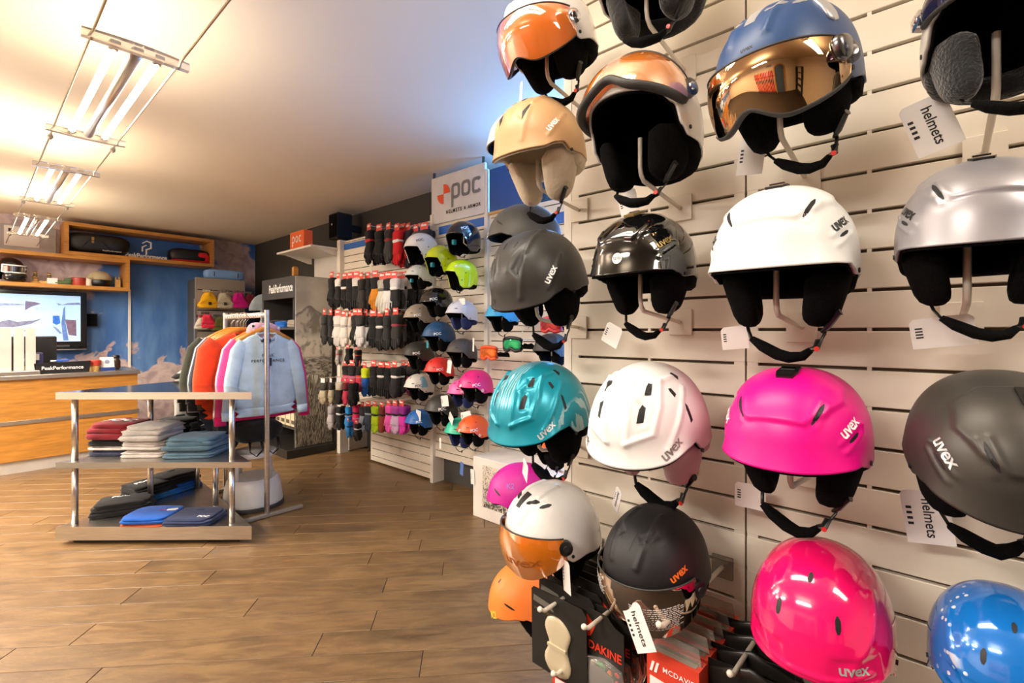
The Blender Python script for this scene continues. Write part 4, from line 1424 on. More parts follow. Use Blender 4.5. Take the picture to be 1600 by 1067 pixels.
# ------------------------------------------------------------ suspended ceiling lights on two cables
TUBE = mat('lit_tube', 'fff0d8', rough=.5, var=0, emit=TUBE_E)
TUBE_DIM = mat('dimmed_tube', 'fff0d8', rough=.5, var=0, emit=TUBE_E * .42)
ACRYL = mat('clear_acrylic', 'f4efe6', rough=.08, trans=.8, var=.02)
ALU = mat('aluminium', 'd9d2c6', rough=.3, metal=.9, var=.05)
CABLE = mat('steel_cable', 'b6a88c', rough=.35, metal=.9)
LZ, LX0, LX1 = 2.40, .285, .545
where = ['nearest to the camera', 'in the middle of the row', 'farthest of the row']
for i in range(-2, 3):
    y0 = 2.22 + 1.97 * i
    lab = ('suspended light with two lit tubes between clear bars, ' + where[i]) if i >= 0 else 'suspended tube light behind the camera, ' + ('above the helmets' if i == -1 else 'at the entrance')
    t = thing('ceiling_light', lab, 'lamp', (0, y0, LZ))
    for yy in (0, 1.17):
        b = MB()
        xs = np.linspace(LX0 - .03, LX1 + .03, 9)
        P = []
        for q, x in enumerate(xs):
            k = 1 - ((q - 4) / 4) ** 2
            P.append([(x, yy - .011 - (.02 * k if yy == 0 else -.0), -.016), (x, yy + .011 + (.02 * k if yy else 0), -.016), (x, yy + .011 + (.02 * k if yy else 0), .014), (x, yy - .011 - (.02 * k if yy == 0 else 0), .014)])
        b.grid(P, closed=True)
        b.f += [(0, 1, 2, 3), (35, 34, 33, 32)]
        b.obj('end_bar', ACRYL, t, smooth=None)
        for xx in (LX0 + .065, (LX0 + LX1) / 2, LX1 - .065):
            MB().box((xx, yy + (.03 if yy == 0 else -.03), 0), (.03, .04, .022), bev=.004).obj('lamp_holder', ALU, t)
    for xx in (LX0 + .065, LX1 - .065):
        MB().tube([(xx, .04, 0), (xx, 1.13, 0)], .0125, n=10).obj('tube', TUBE if i >= 0 else TUBE_DIM, t, smooth=True)
    MB().tube([((LX0 + LX1) / 2, .03, .0), ((LX0 + LX1) / 2, 1.14, .0)], .02, n=14).obj('spine', ALU, t, smooth=True)
    for xx in (LX0, LX1):
        MB().tube([(xx, 1.20, .005), ((xx + (LX0 + LX1) / 2) / 2, 1.19, -.01), ((LX0 + LX1) / 2 + (xx - .4) * .4, 1.16, 0)], .002, n=5).obj('feed_wire', CABLE, t)
        MB().soft((xx, 1.33, .0), (.026, .06, .03), e=1).obj('coupler', ACRYL, t, smooth=True)
for xx, w in ((LX0, 'left'), (LX1, 'right')):
    o = MB().tube([(xx, -3.19, LZ + .008), (xx, YB - .005, LZ + .008)], .0042, n=6).obj('support_cable', CABLE, None, 'taut steel cable carrying the tube lights along their %s side' % w, 'cable')

# ------------------------------------------------------------ back wall: oak shelves
def shelf_unit(label, x0, x1, z0, z1, y0, y1, th=.045, open_left=False):
    c = Vector(((x0 + x1) / 2, (y0 + y1) / 2, z0))
    t = thing('box_shelf', label, 'shelf', c)
    w, d = x1 - x0, y1 - y0
    MB().box((0, 0, th / 2), (w, d, th), bev=.002).obj('bottom_board', OAK, t)
    MB().box((0, 0, z1 - z0 - th / 2), (w, d, th), bev=.002).obj('top_board', OAK, t)
    for sx in ((1,) if open_left else (-1, 1)):
        MB().box((sx * (w - th) / 2, 0, (z1 - z0) / 2), (th, d - .001, z1 - z0 - 2 * th), bev=.002).obj('side_board', OAK, t)
    return t


SY0 = YB - .40
z_top, z_mid, z_low = at(104, 344, Y=SY0).z - .01, at(104, 397, Y=SY0).z, at(202, 455, Y=SY0).z
xa, xb_, xc_ = at(100, 380, Y=SY0).x, at(335, 400, Y=SY0).x, at(203, 430, Y=SY0).x
shelf_unit('long oak box shelf under the ceiling with black and red bags', xa, xb_, z_mid, z_top, SY0, YB - .002)
shelf_unit('lower oak box shelf with a racing helmet and small ornaments above the television', -.7, xc_, z_low, z_mid - .001, SY0, YB - .002, open_left=False)
zs, zl = z_mid + .045, z_low + .045


def on(u, Y, z):
    d = ray(u, 500)
    t = Y / d.y
    return Vector((d.x * t, Y, z))


YS = YB - .22
# black duffel
p = on(152, YS, zs)
t = thing('duffel_bag', 'glossy black duffel bag lying in the long oak shelf', 'bag', p)
BAGK = mat('black_coated_fabric', '16171a', rough=.35, var=.15, bump=.25, bs=22)
MB().soft((0, 0, .135), (.66, .27, .265), e=.6, nz=.015, seed=3, nu=32, nv=14).obj('body', BAGK, t, smooth=True)
MB().tube([(-.16, -.125, .07), (-.1, -.14, .16), (.03, -.14, .165), (.10, -.13, .08)], .010, n=6, flat=.4).obj('handle', BLACKP, t, smooth=True)
MB().box((-.06, -.131, .17), (.025, .008, .075), bev=.002).obj('zip_tag', mat('brass_tag', 'b08a3a', rough=.4, metal=.5), t)
write('lettering', 'PeakPerformance', .19, lambda x, y: Vector((x + .13, -.1375, y + .05)), WINK, t)
# red and black bag
p = on(295, YS, zs)
t = thing('sports_bag', 'black and red sports bag at the right end of the long oak shelf', 'bag', p)
MB().soft((0, 0, .10), (.50, .24, .20), e=.5, nz=.012, seed=5, nu=28, nv=12).obj('body', BAGK, t, smooth=True)
RF = fabric('c8202c')
MB().soft((0, -.008, .022), (.47, .245, .036), e=.5).obj('red_base', RF, t, smooth=True)
MB().soft((.15, -.09, .12), (.13, .09, .075), e=.6, nz=.04, seed=9).obj('red_pocket', RF, t, smooth=True)
MB().soft((.205, -.06, .07), (.06, .13, .13), e=.6, nz=.03, seed=2).obj('red_end', RF, t, smooth=True)
# standing white brand sign
p = on(229, YS - .02, zs)
t = thing('standing_sign', 'white cut out brand lettering with folded emblem standing between the two bags', 'sign', p)
fs = lambda x, y: Vector((x, -.012, y))
write('lettering', 'PeakPerformance', .46, lambda x, y: fs(x, y + .040), WINK, t, bold=.03, tall=1.35)
write('lettering_back', 'PeakPerformance', .46, lambda x, y: fs(x, y + .040) + Vector((0, .012, 0)), WINK, t, bold=.03, tall=1.35)
for pts in ([(-.055, .10), (-.055, .165), (.0, .20), (.0, .185), (-.040, .158), (-.040, .10)], [(-.055, .215), (.0, .255), (.055, .235), (.055, .15), (.005, .125), (.005, .07), (-.012, .07), (-.012, .137), (.040, .16), (.040, .225), (.0, .24), (-.04, .21)]):
    MB().prism(pts, lambda x, y, h: Vector((x, -h, y)), 0, .012).obj('emblem', WINK, t, smooth=None)
MB().box((0, 0, .006), (.46, .024, .012)).obj('foot', WINK, t)

# things on the lower shelf
hx = helmet('orange and black full face racing helmet with mirrored goggles on the oak shelf', 'R', on(14, YS, zl + .135), paint('1b1a19', .2, coat=1.0), yaw=60, pitch=6, scale=1.12, res=(64, 28), strap=None, face=-40)
MB().soft((0, -.115, -.055), (.19, .11, .10), e=.7).obj('chin_bar', paint('1b1a19', .2, coat=1.0), hx, smooth=True)
shr = shell_of('R')
for sg in (1, -1):
    MB().grid([[tuple(v) for v in r_] for r_ in (shr.pt(np.radians(np.linspace(60, 150, 14)) * sg, shr.prim(np.radians(np.linspace(60, 150, 14))) * q, .001) for q in np.linspace(.45, 1, 9))]).obj('orange_panel', paint('e8862a', .2, coat=1.0), hx, smooth=True)
MB().grid([[Vector((math.sin(a) * .125, -math.cos(a) * .150, z)) for a in np.linspace(-.8, .8, 15)] for z in (.0, .02, .04, .052)]).obj('goggle_lens', mat('silver_lens', 'cfd4da', rough=.05, metal=1), hx, smooth=True)
MB().tube([Vector((math.sin(a) * .127, -math.cos(a) * .152, .028 + (.036 * s_))) for s_ in (1,) for a in np.linspace(-.85, .85, 15)] + [Vector((math.sin(a) * .127, -math.cos(a) * .152, -.010)) for a in np.linspace(.85, -.85, 15)] + [Vector((math.sin(-.85) * .127, -math.cos(.85) * .152, .064))], .008, n=6).obj('goggle_frame', WINK, hx, smooth=True)
LWOOD = mat('light_wood', 'cda35c', rough=.55, var=.15, vs=10)
for i, (u, h) in enumerate(((55, .16), (77, .15))):
    t = thing('wooden_figure', 'small light wooden figure with stacked dark rings, %s of the pair on the lower shelf' % ('left' if i == 0 else 'right'), 'ornament', on(u, YS, zl))
    MB().lathe([(.045, 0), (.05, .02), (.03, .03), (.022, h * .4), (.03, h * .5), (.012, h * .6), (.018, h * .85), (.004, h)], 14).obj('body', LWOOD, t)
    for k in range(4):
        MB().lathe([(.024 - .003 * k, h * (.42 + .14 * k)), (.028 - .003 * k, h * (.46 + .14 * k)), (.020 - .003 * k, h * (.50 + .14 * k))], 12).obj('ring', BLACKP, t)
    MB().box((.07, 0, .02), (.08, .05, .04), bev=.004).obj('block', LWOOD, t)
t = thing('small_box', 'little white box beside the green cloth on the lower shelf', 'box', on(81.5, YS - .03, zl))
MB().box((0, 0, .035), (.09, .06, .07), bev=.003).obj('carton', CARD, t)
MB().box((0, 0, .073), (.094, .064, .012), bev=.002).obj('lid', CARD, t)
t = thing('folded_cloth', 'crumpled green cloth ornament on the lower shelf', 'cloth', on(98, YS - .02, zl))
MB().soft((0, 0, .03), (.20, .09, .06), e=.8, nz=.06, seed=4).obj('cloth', fabric('5d6f4c'), t, smooth=True)
MB().soft((.06, 0, .065), (.10, .07, .06), e=.9, nz=.08, seed=8).obj('upper_fold', fabric('56684a'), t, smooth=True)
for i, (u, hx_, w_, d_) in enumerate(((124, 'a83424', .16, 'red tin with a rim on the lower shelf'), (139, 'd8ccb8', .07, 'cream pot between the red tin and the cap on the lower shelf'))):
    t = thing('storage_tin', d_, 'tin', on(u, YS - .04 * i, zl))
    MB().lathe([(w_ * .48, 0), (w_ * .5, .01), (w_ * .5, .075), (w_ * .46, .08)], 20).obj('body', plain(hx_, .4), t)
    MB().lathe([(w_ * .53, .078), (w_ * .53, .1), (w_ * .48, .106), (.001, .108)], 20).obj('lid', plain(hx_, .35), t)
t = thing('cap', 'beige and black ski helmet cover on the lower shelf, next to the wooden candle', 'helmet', on(156, YS, zl))
MB().lathe([(.10, 0), (.115, .05), (.112, .09), (.10, .115)], 24).obj('lower_band', BLACKP, t, smooth=True)
MB().lathe([(.118, .09), (.122, .12), (.105, .165), (.07, .195), (.03, .208), (.001, .21)], 24).obj('crown', fabric('a89878'), t, smooth=True)
MB().soft((-.1, -.04, .11), (.09, .12, .03), e=.7).obj('peak', fabric('a89878'), t, smooth=True)
t = thing('wooden_candle', 'light wooden candle shaped block at the right end of the lower shelf', 'ornament', on(183.5, YS, zl))
MB().box((0, 0, .055), (.055, .055, .11), bev=.006).obj('body', LWOOD, t)
for k in (-1, 1):
    MB().tube([(k * .018, 0, .105), (k * .018, 0, .15)], [.010, .007], n=8).obj('prong', LWOOD, t)
# picture board behind the farthest light
t = thing('picture_board', 'white and grey framed board standing on the lower shelf, left end', 'picture', on(45, YB - .06, z_mid))
MB().box((0, 0, .17), (.48, .03, .34), bev=.004).obj('frame', mat('grey_board', 'a9a4a4', rough=.4), t)
MB().box((-.06, -.017, .20), (.30, .008, .24), bev=.002).obj('panel', CARD, t)
MB().box((-.16, -.022, .27), (.03, .004, .04)).obj('mark', INK, t)

# ------------------------------------------------------------ television
YT = YB - .14
a, c = at(0, 462, Y=YT), at(133, 541, Y=YT)
tx0, tx1, tz0, tz1 = -.42, at(135, 500, Y=YT).x, at(100, 547, Y=YT).z, at(100, 456, Y=YT).z
t = thing('television', 'flat black television showing a snowy ski slope on the blue wall', 'television', ((tx0 + tx1) / 2, YT, tz0))
W_, Hh = tx1 - tx0, tz1 - tz0
MB().box((0, 0, Hh / 2), (W_, .06, Hh), bev=.006).obj('housing', mat('gloss_black', '08080a', rough=.1, var=.02), t)
MB().box((0, .085, Hh / 2), (.4, .11, .3), bev=.01).obj('wall_mount', BLACKP, t)
sx0, sx1, sz0, sz1 = -W_ / 2 + .05, W_ / 2 - .06, .11, Hh - .05
scr = MB().box(((sx0 + sx1) / 2, -.0305, (sz0 + sz1) / 2), (sx1 - sx0, .003, sz1 - sz0)).obj('screen', mat('screen_snow', 'a4c6f2', rough=.3, var=.14, vs=3, emit=.5), t)
sw, sh_ = sx1 - sx0, sz1 - sz0


def scr_poly(nm, pts, hexc, e=.34):
    MB().prism(pts, lambda x, y, h: Vector((sx1 - (1 - x) * .86, -.0325 - h, sz0 + y * sh_)), 0, .0008).obj(nm, mat('screen_' + hexc, hexc, rough=.3, emit=e, var=.25, vs=30), scr, smooth=None)


# the picture on the screen: x from the left frame edge of the photograph to the right bezel
scr_poly('screen_trees', [(0, .77), (.15, .80), (.40, .795), (.42, .77), (.20, .745), (0, .68)], '8593b2')
scr_poly('screen_wood', [(.42, .79), (.425, .86), (.46, .85), (.52, .84), (.58, .81), (.48, .74), (.42, .66)], '6b6480')
scr_poly('screen_forest', [(.74, .84), (.80, .80), (.86, .84), (.99, .86), (1.0, .81), (.84, .80), (.76, .79)], '6f7fa2')
scr_poly('screen_bushes', [(.08, .33), (.15, .40), (.26, .46), (.34, .42), (.50, .45), (.60, .50), (.48, .38), (.30, .30), (.14, .29)], '74748c')
scr_poly('screen_track', [(.26, .46), (.42, .60), (.58, .76), (.60, .75), (.44, .57), (.28, .44)], 'a9bbd8')
scr_poly('screen_bank', [(.33, .20), (.42, .26), (.50, .31), (.48, .27), (.40, .20), (.34, .17)], '9296b0')
scr_poly('screen_hut', [(.70, .40), (.70, .56), (.77, .56), (.78, .40), (.74, .36)], '2f62b8', .45)
scr_poly('screen_tower', [(.81, .02), (.79, .40), (.81, .70), (.83, .78), (.835, .40), (.87, .02)], '5b78b4')
scr_poly('screen_fence', [(.83, .48), (.95, .47), (.955, .12), (.87, .14)], '6e5a6c')
scr_poly('screen_snow_edge', [(.70, .34), (.74, .30), (.78, .22), (.80, .18), (.77, .17), (.72, .28)], '6f84a8')
MB().box((.05, -.0325, .055), (.7 * W_, .004, .02)).obj('lower_trim', mat('gloss_grey', '4a4a4c', rough=.2), t)
MB().box((0, -.033, .008), (W_, .006, .012)).obj('chrome_strip', CHROME, t)
t = thing('box_speaker', 'small black box speaker on the wall right of the television', 'speaker', at(143, 500, Y=YB - .06))
MB().box((0, .02, 0), (.115, .10, .17), bev=.006).obj('body', BLACKP, t)
MB().box((0, -.034, 0), (.095, .006, .15), bev=.002).obj('grille', BLACKF, t)

# ------------------------------------------------------------ sales desk
dx0, dx1, dy0, dz = -1.2, at(215, 600, Y=6.55).x, 6.55, .935
t = thing('sales_desk', 'oak fronted sales desk with steel top and steel strips', 'counter', ((dx0 + dx1) / 2, dy0 + .35, 0))
w = dx1 - dx0
MB().box((0, 0, dz - .02), (w + .04, .76, .04), bev=.003).obj('worktop', STEEL, t)
zz = [(.12, .465), (.505, dz - .04)]
for (z0, z1) in zz:
    MB().box((0, -.33, (z0 + z1) / 2), (w, .03, z1 - z0), bev=.0015).obj('front_panel', OAK, t)
    MB().box((w / 2 - .015, .02, (z0 + z1) / 2), (.03, .66, z1 - z0), bev=.001).obj('end_panel', OAK, t)
MB().box((0, -.005, .485), (w + .03, .70, .04), bev=.002).obj('steel_strip', STEEL, t)
MB().box((0, .0, .06), (w - .02, .62, .12)).obj('kick_plate', mat('kick_white', 'cfc9c0', rough=.3, metal=.3), t)
MB().box((0, .05, .5), (w - .08, .55, .8)).obj('carcass', mat('carcass_dark', '30261c', rough=.7), t)
YD = 6.72


def desk(u, z=dz, Y=YD):
    return on(u, Y, z)


a = desk(98.5, Y=6.62)
t = thing('name_block', 'black counter sign with white brand lettering on the desk', 'sign', a)
MB().prism([(-.20, 0), (.20, 0), (.215, .115), (-.21, .105)], lambda x, y, h: Vector((x, -h, y)), -.05, 0).obj('block', plain('161514', .35), t)
write('lettering', 'PeakPerformance', .31, lambda x, y: Vector((x, -.0012 + 0, y + .055)), WINK, t, bold=.015, tall=1.1)
for nm in t.children:
    if nm.name.startswith('lettering'):
        nm.location.y = -.0008
t = thing('pen', 'blue and white pen lying on the counter sign', 'pen', a + Vector((.0, .028, .116)))
MB().tube([(-.09, 0, .008), (-.05, 0, .008)], .0075, n=8).obj('tip', WINK, t)
MB().tube([(-.05, 0, .009), (.05, 0, .009)], .009, n=8).obj('barrel', plain('3a6ad8', .3), t)
a = desk(147)
t = thing('treat_tin', 'wooden tub with red lid on the desk', 'tin', a)
MB().lathe([(.045, 0), (.05, .008), (.05, .055), (.045, .06)], 18).obj('body', LWOOD, t)
MB().lathe([(.058, .058), (.060, .07), (.060, .108), (.054, .114), (.001, .115)], 18).obj('lid', plain('d0483a', .4), t)
a = desk(168)
t = thing('card_holder', 'white card display with blue foot on the desk', 'display', a)
MB().prism([(-.06, .03), (.06, .03), (.055, .14), (-.062, .14)], lambda x, y, h: Vector((x, -h + y * .25, y)), 0, .006).obj('card', CARD, t)
MB().box((0, 0, .016), (.125, .05, .032), bev=.003).obj('foot', plain('24408a', .4), t)
MB().prism([(.022 * math.cos(q), .09 + .022 * math.sin(q)) for q in np.linspace(0, 6.28, 15)[:-1]], lambda x, y, h: Vector((x, -h + y * .25, y)), .006, .007).obj('seal', plain('8a94a8', .5), t)
a = desk(181, Y=6.85)
t = thing('bead_jar', 'small dark jar behind the white card display on the desk', 'jar', a)
MB().lathe([(.03, 0), (.042, .02), (.042, .09), (.03, .11), (.03, .125)], 16).obj('body', plain('4a3424', .3), t)
MB().lathe([(.034, .125), (.036, .145), (.03, .155)], 16).obj('lid', BLACKP, t)
a = desk(53, Y=6.75)
t = thing('dispenser', 'small violet box with white label on a brown pot on the desk', 'box', a)
MB().lathe([(.06, 0), (.07, .02), (.07, .075), (.06, .08)], 16).obj('pot', plain('7a5428', .5), t)
MB().box((0, 0, .145), (.125, .09, .125), bev=.008).obj('box', plain('34305e', .4), t)
MB().box((0, -.047, .165), (.07, .004, .06)).obj('label_patch', CARD, t)
a = desk(51, Y=7.02)
t = thing('monitor_back', 'black cash register screen seen from behind on the desk', 'screen', a)
MB().box((0, 0, .19), (.36, .05, .36), bev=.01).obj('case', plain('1a1918', .35), t)
MB().box((0, .02, .01), (.22, .18, .02), bev=.004).obj('foot', BLACKP, t)
MB().box((-.02, -.027, .13), (.10, .004, .03)).obj('label_patch', plain('8a8474', .5), t)
a = desk(8, Y=6.66)
t = thing('steel_display', 'polished steel display case at the left picture edge on the desk', 'display', a)
MB().box((-.02, 0, .02), (.50, .26, .04), bev=.003).obj('base', STEEL, t)
MB().box((-.10, -.02, .25), (.28, .04, .42), bev=.004).obj('panel', mat('mirror_steel', 'efe9dd', rough=.22, metal=.45), t)
MB().box((.09, -.02, .25), (.07, .04, .42), bev=.004).obj('panel', mat('mirror_steel', 'efe9dd', rough=.22, metal=.45), t)
MB().box((.17, -.02, .25), (.07, .04, .42), bev=.004).obj('panel', mat('mirror_steel', 'efe9dd', rough=.22, metal=.45), t)

# ------------------------------------------------------------ grey hat panel with beanies
YH = 7.75
a = at(305, 433, Y=YH)
hx0, hz1 = a.x, a.z
t = thing('hat_panel', 'grey metal display panel standing before the blue wall, hung with beanies', 'display', ((hx0 + 2.72) / 2, YH, 0))
PANELG = mat('grey_metal_panel', 'a89d90', rough=.35, metal=.35, var=.08, vs=2)
w = 2.72 - hx0
MB().box((0, 0, hz1 / 2), (w, .04, hz1), bev=.002).obj('panel', PANELG, t)
MB().box((.02, .29, hz1 / 2), (w - .06, .50, hz1 - .01)).obj('cabinet', mat('dark_plinth', '4b4a48', rough=.6), t)
MB().box((-w / 2 - .006, -.005, hz1 / 2 - .15), (.012, .05, hz1 - .3)).obj('edge_profile', ALU, t)
for z in (hz1 - .17, hz1 - .46, hz1 - .75):
    MB().box((0, -.021, z), (w - .04, .004, .012)).obj('groove', BLACKP, t)


def beanie(label, u, v, hexc, s=1.0, patch=None, pom=False):
    p = at(u, v, Y=YH - .12)
    t = thing('beanie', label, 'hat', p, scale=s)
    m = fabric(hexc)
    wob = lambda x, y, h: Vector((x * (1 + .03 * math.sin(y * 60 + u)), h + .006 * math.sin(x * 70 + u), y))
    MB().pillow([(-.112, -.17), (.112, -.17), (.106, -.12), (.075, -.045), (.05, -.005), (0, .008), (-.05, -.005), (-.075, -.045), (-.106, -.12)], .11, wob, sub=4).obj('crown', m, t, smooth=True)
    MB().pillow([(-.113, -.155), (.113, -.155), (.121, -.21), (.06, -.222), (-.06, -.222), (-.121, -.21)], .105, wob, sub=3).obj('brim', m, t, smooth=True)
    for k in (-.045, .045):
        MB().tube([(k, .0, .028), (k, 0, -.03)], .006, n=6).obj('loop', m, t)
    if patch:
        MB().box((.0, -.058, -.155), (.036, .004, .042), bev=.001).obj('patch', plain(patch, .6), t)
    g = thing('panel_hook', 'chrome double hook above the ' + label.split(',')[0], 'hook', (p.x, YH - .021, p.z + .02))
    MB().box((0, -.002, .01), (.10, .004, .03)).obj('plate', CHROME, g)
    for k in (-.045, .045):
        MB().tube([(k, -.004, .01), (k, -.12, .008), (k, -.135, .02)], .003, n=6).obj('prong', CHROME, g)
    return t


beanie('yellow beanie with a black patch, first on the hat panel', 326, 457, 'e0a412', patch='2a2418')
beanie('beige beanie with a small dark label, second on the hat panel', 350, 458, 'b3a78f', patch='3a342a')
beanie('magenta beanie, third on the hat panel', 373, 458, 'c0107a')
beanie('dark red beanie almost hidden by a pale shirt, fourth on the hat panel', 391, 460, '6a1a28', s=.8)
beanie('coral red beanie, first of the lower row on the hat panel', 324, 492, 'd82c48', s=.85)
beanie('olive green beanie, lower row behind the coats', 343, 496, '5a5a2c', s=.85)
beanie('cream white beanie, left of the coral red one', 315, 497, 'c9bfae', s=.7)
p = at(424, 476, Y=YH - .2)
t = thing('pale_shirt', 'pale blue short sleeved shirt hung against the hat panel', 'shirt', p)
MB().pillow([(-.24, .10), (-.06, .17), (.10, .17), (.28, .10), (.34, -.08), (.20, -.12), (.19, -.5), (-.15, -.5), (-.16, -.10), (-.32, -.10)], .05, lambda x, y, h: Vector((x, h, y)), sub=3).obj('body', fabric('b3c2cb'), t, smooth=True)
MB().tube([(-.06, -.02, .165), (.02, -.035, .12), (.10, -.02, .165)], .012, n=6).obj('collar', fabric('a9b8c2'), t, smooth=True)
MB().tube([(.02, .0, .16), (.02, 0, .2), (.02, .18, .2)], .004, n=6).obj('hanger_hook', CHROME, t)

for (lab, xx, hx_, ll, hh_) in (('pale blue rolled sleeping mat lying on top of the hat panel', hx0 + .40, '7ea6dc', .52, .15), ('deep blue rolled mat on the hat panel, nearer the charcoal wall', 2.50, '1d4f9c', .36, .11)):
    t = thing('rolled_mat', lab, 'mat', (xx, YH + .12, hz1 - .004))
    fb = mat('mat_' + hx_, hx_, rough=.7, var=.06, bump=.2)
    MB().soft((0, 0, hh_ / 2), (ll, hh_ * 1.3, hh_), e=.45, nu=28, nv=12).obj('roll', fb, t, smooth=True)
    for k in (-.3, .3):
        MB().tube([(ll * k, hh_ * .665 * math.cos(a), hh_ / 2 + hh_ * .51 * math.sin(a)) for a in np.linspace(-1.2, 4.3, 16)], .006, n=5, flat=1).obj('band', BLACKP, t)

# ------------------------------------------------------------ black brand stand with photo side, right of the rack
BX0, BX1, BY0, BY1, BZ = 2.34, 2.755, 5.2, 6.10, 1.965
STAND = mat('stand_black', '3b3834', rough=.55, var=.06)
t = thing('brand_stand', 'tall dark clothing stand with white brand header and a mountain photo side', 'display', ((BX0 + BX1) / 2, (BY0 + BY1) / 2, 0))
ox, oy = (BX0 + BX1) / 2, (BY0 + BY1) / 2
L = lambda x, y, z: (x - ox, y - oy, z)
b = MB().span(L(BX0 - .12, BY0 - .06, 0), L(BX1, BY1 + .05, .09), bev=.004)
b.obj('plinth', mat('plinth_black', '26231f', rough=.4), t)
MB().span(L(BX0, BY0 + .012, .09), L(BX1, BY0 + .04, BZ)).obj('side_panel', STAND, t)
MB().span(L(BX0, BY1 - .04, .09), L(BX1, BY1, BZ)).obj('side_panel', STAND, t)
MB().span(L(BX1 - .03, BY0 + .04, .09), L(BX1, BY1 - .04, BZ)).obj('back_panel', mat('stand_inner', '24211d', rough=.6), t)
MB().span(L(BX0 - .002, BY0 + .012, BZ - .24), L(BX0 + .03, BY1, BZ), bev=.002).obj('header', STAND, t)
MB().span(L(BX0 + .03, BY0 + .04, BZ - .03), L(BX1 - .03, BY1 - .04, BZ)).obj('top', STAND, t)
for z in (1.40, 1.05, .70, .30):
    MB().span(L(BX0 + .01, BY0 + .04, z - .025), L(BX1 - .03, BY1 - .04, z)).obj('shelf', STAND, t)
write('lettering', 'PeakPerformance', .62, lambda x, y: Vector((BX0 - .004 - ox, BY0 + .38 - x - oy, BZ - .12 + y)), WINK, t, bold=.02, tall=1.5)


def photo_mat():
    m, nt, b, node, math_, step, mix, noise, P, xyz = graph('mountain_photo')
    x, z = xyz[0], xyz[2]
    n1, n2 = noise(P, 5, 8), noise(stretched(node, P, (3, 3, 2)), 4, 8, .6)
    grass = noise(stretched(node, P, (34, 34, 5)), 2.0, 5, 1.8)
    sky = mix(step(noise(P, 4, 4), .35, .7), lin('a09c94'), lin('c2bdb2'))
    ridge = math_('SUBTRACT', math_('ADD', math_('MULTIPLY', math_('ABSOLUTE', math_('ADD', x, .06)), -.75), math_('MULTIPLY', n1, .16)), math_('SUBTRACT', z, 1.58))
    mount = mix(step(n2, .40, .62), lin('807b73'), lin('b8b2a8'))
    c = mix(step(ridge, -.01, .015), sky, mix(step(ridge, .05, .0), mount, lin('6a655e')))
    snow = mix(step(n2, .50, .66), lin('d0c8bd'), lin('8d877d'))
    c = mix(step(z, 1.36, 1.26), c, snow)
    heath = mix(step(noise(stretched(node, P, (5, 5, 16)), 3, 7, .8), .42, .6), lin('5a554d'), lin('b0a99c'))
    c = mix(step(math_('ADD', z, math_('MULTIPLY', n1, .1)), 1.15, 1.07), c, heath)
    sky2 = lin('c0b9ae')
    low = mix(step(grass, .42, .62), lin('38342e'), lin('9d9585'))
    top = math_('SUBTRACT', math_('ADD', .52, math_('MULTIPLY', noise(stretched(node, P, (16, 16, 1.5)), 1.5, 6), .75)), z)
    c2 = mix(step(top, -.02, .02), sky2, low)
    c = mix(step(z, .872, .868), c, c2)
    nt.links.new(c, b.inputs['Base Color'])
    b.inputs['Roughness'].default_value = .35
    return m


MB().span(L(BX0, BY0, .095), L(BX1, BY0 + .012, BZ - .005)).obj('photo_panel', photo_mat(), t)
MB().span(L(BX0 + .002, BY0 + .05, BZ - .004), L(BX0 + .05, BY0 + .10, BZ + .10), bev=.01).obj('wood_peg', OAK, t)
MB().tube([L(BX0 + .06, BY0 + .18, 1.40), L(BX0 + .06, BY0 + .18, BZ - .03)], .012, n=8).obj('upright', BLACKP, t)


def folded(label, loc, size, hexc, seed=0, rz=0.0, cat='clothes', fold=None, nz=.012, logo=None, lw=.1, name='folded_shirt', tilt=0, extra=None, logo_m=None, lpos=(0, 0), lrot=0):
    """folded garment: two soft layers, a front fold and a collar ridge"""
    t = thing(name, label, cat, loc, Euler((R(tilt), 0, R(rz)), 'XYZ'))
    m = fabric(hexc)
    w, d, h = size
    rg = random.Random(seed)
    n = 3 if h > .04 else 2
    th = h / (n - .25)
    for k in range(n):
        sx = 1 - .03 * k - rg.uniform(0, .03)
        MB().soft((rg.uniform(-.006, .006), rg.uniform(-.006, .006) + .006 * k, th * (.5 + k * .86)), (w * sx, d * (sx - .01), th * (1.02 if k < n - 1 else 1.12)), e=.30 if k < n - 1 else .40, nz=nz * (1 + .5 * k),
                  seed=seed + k, nu=36, nv=10, slump=h * .10 if k == n - 1 else 0).obj('fold', m if not (fold and k == n - 1) else fabric(fold), t, smooth=True)
    MB().tube([(-w * .13, d * .40, h * .86), (-w * .06, d * .22, h * 1.0), (w * .06, d * .22, h * 1.0), (w * .13, d * .40, h * .86)], [h * .06, h * .08, h * .08, h * .06], n=6).obj('collar', m, t, smooth=True)
    if logo:
        c_, s_ = math.cos(R(lrot)), math.sin(R(lrot))

        def lf(x, y):
            X, Y = x * c_ - y * s_ + lpos[0], x * s_ + y * c_ + lpos[1]
            r2 = (2 * X / w) ** 2 + (2 * Y / d) ** 2
            return Vector((X, Y, h * 1.03 - h * .12 * r2 + .002))
        write('print', logo, lw, lf, logo_m or WINK, t, bold=.03)
    return t


for i, (yy, hx_, lab) in enumerate(((5.76, '1c66c0', 'blue folded sweater on the upper shelf of the dark stand'), (5.42, '9a9080', 'grey beige folded trousers on the upper shelf of the dark stand'), (5.98, '2c2c34', 'dark folded sweater at the far end of the dark stand'))):
    folded(lab, (BX0 + .19, yy, 1.40), (.26, .30, .09 if i else .075), hx_, seed=20 + i, rz=90)
folded('grey folded trousers on the second shelf of the dark stand', (BX0 + .19, 5.44, 1.05), (.26, .30, .10), '7a7468', seed=31, rz=90)
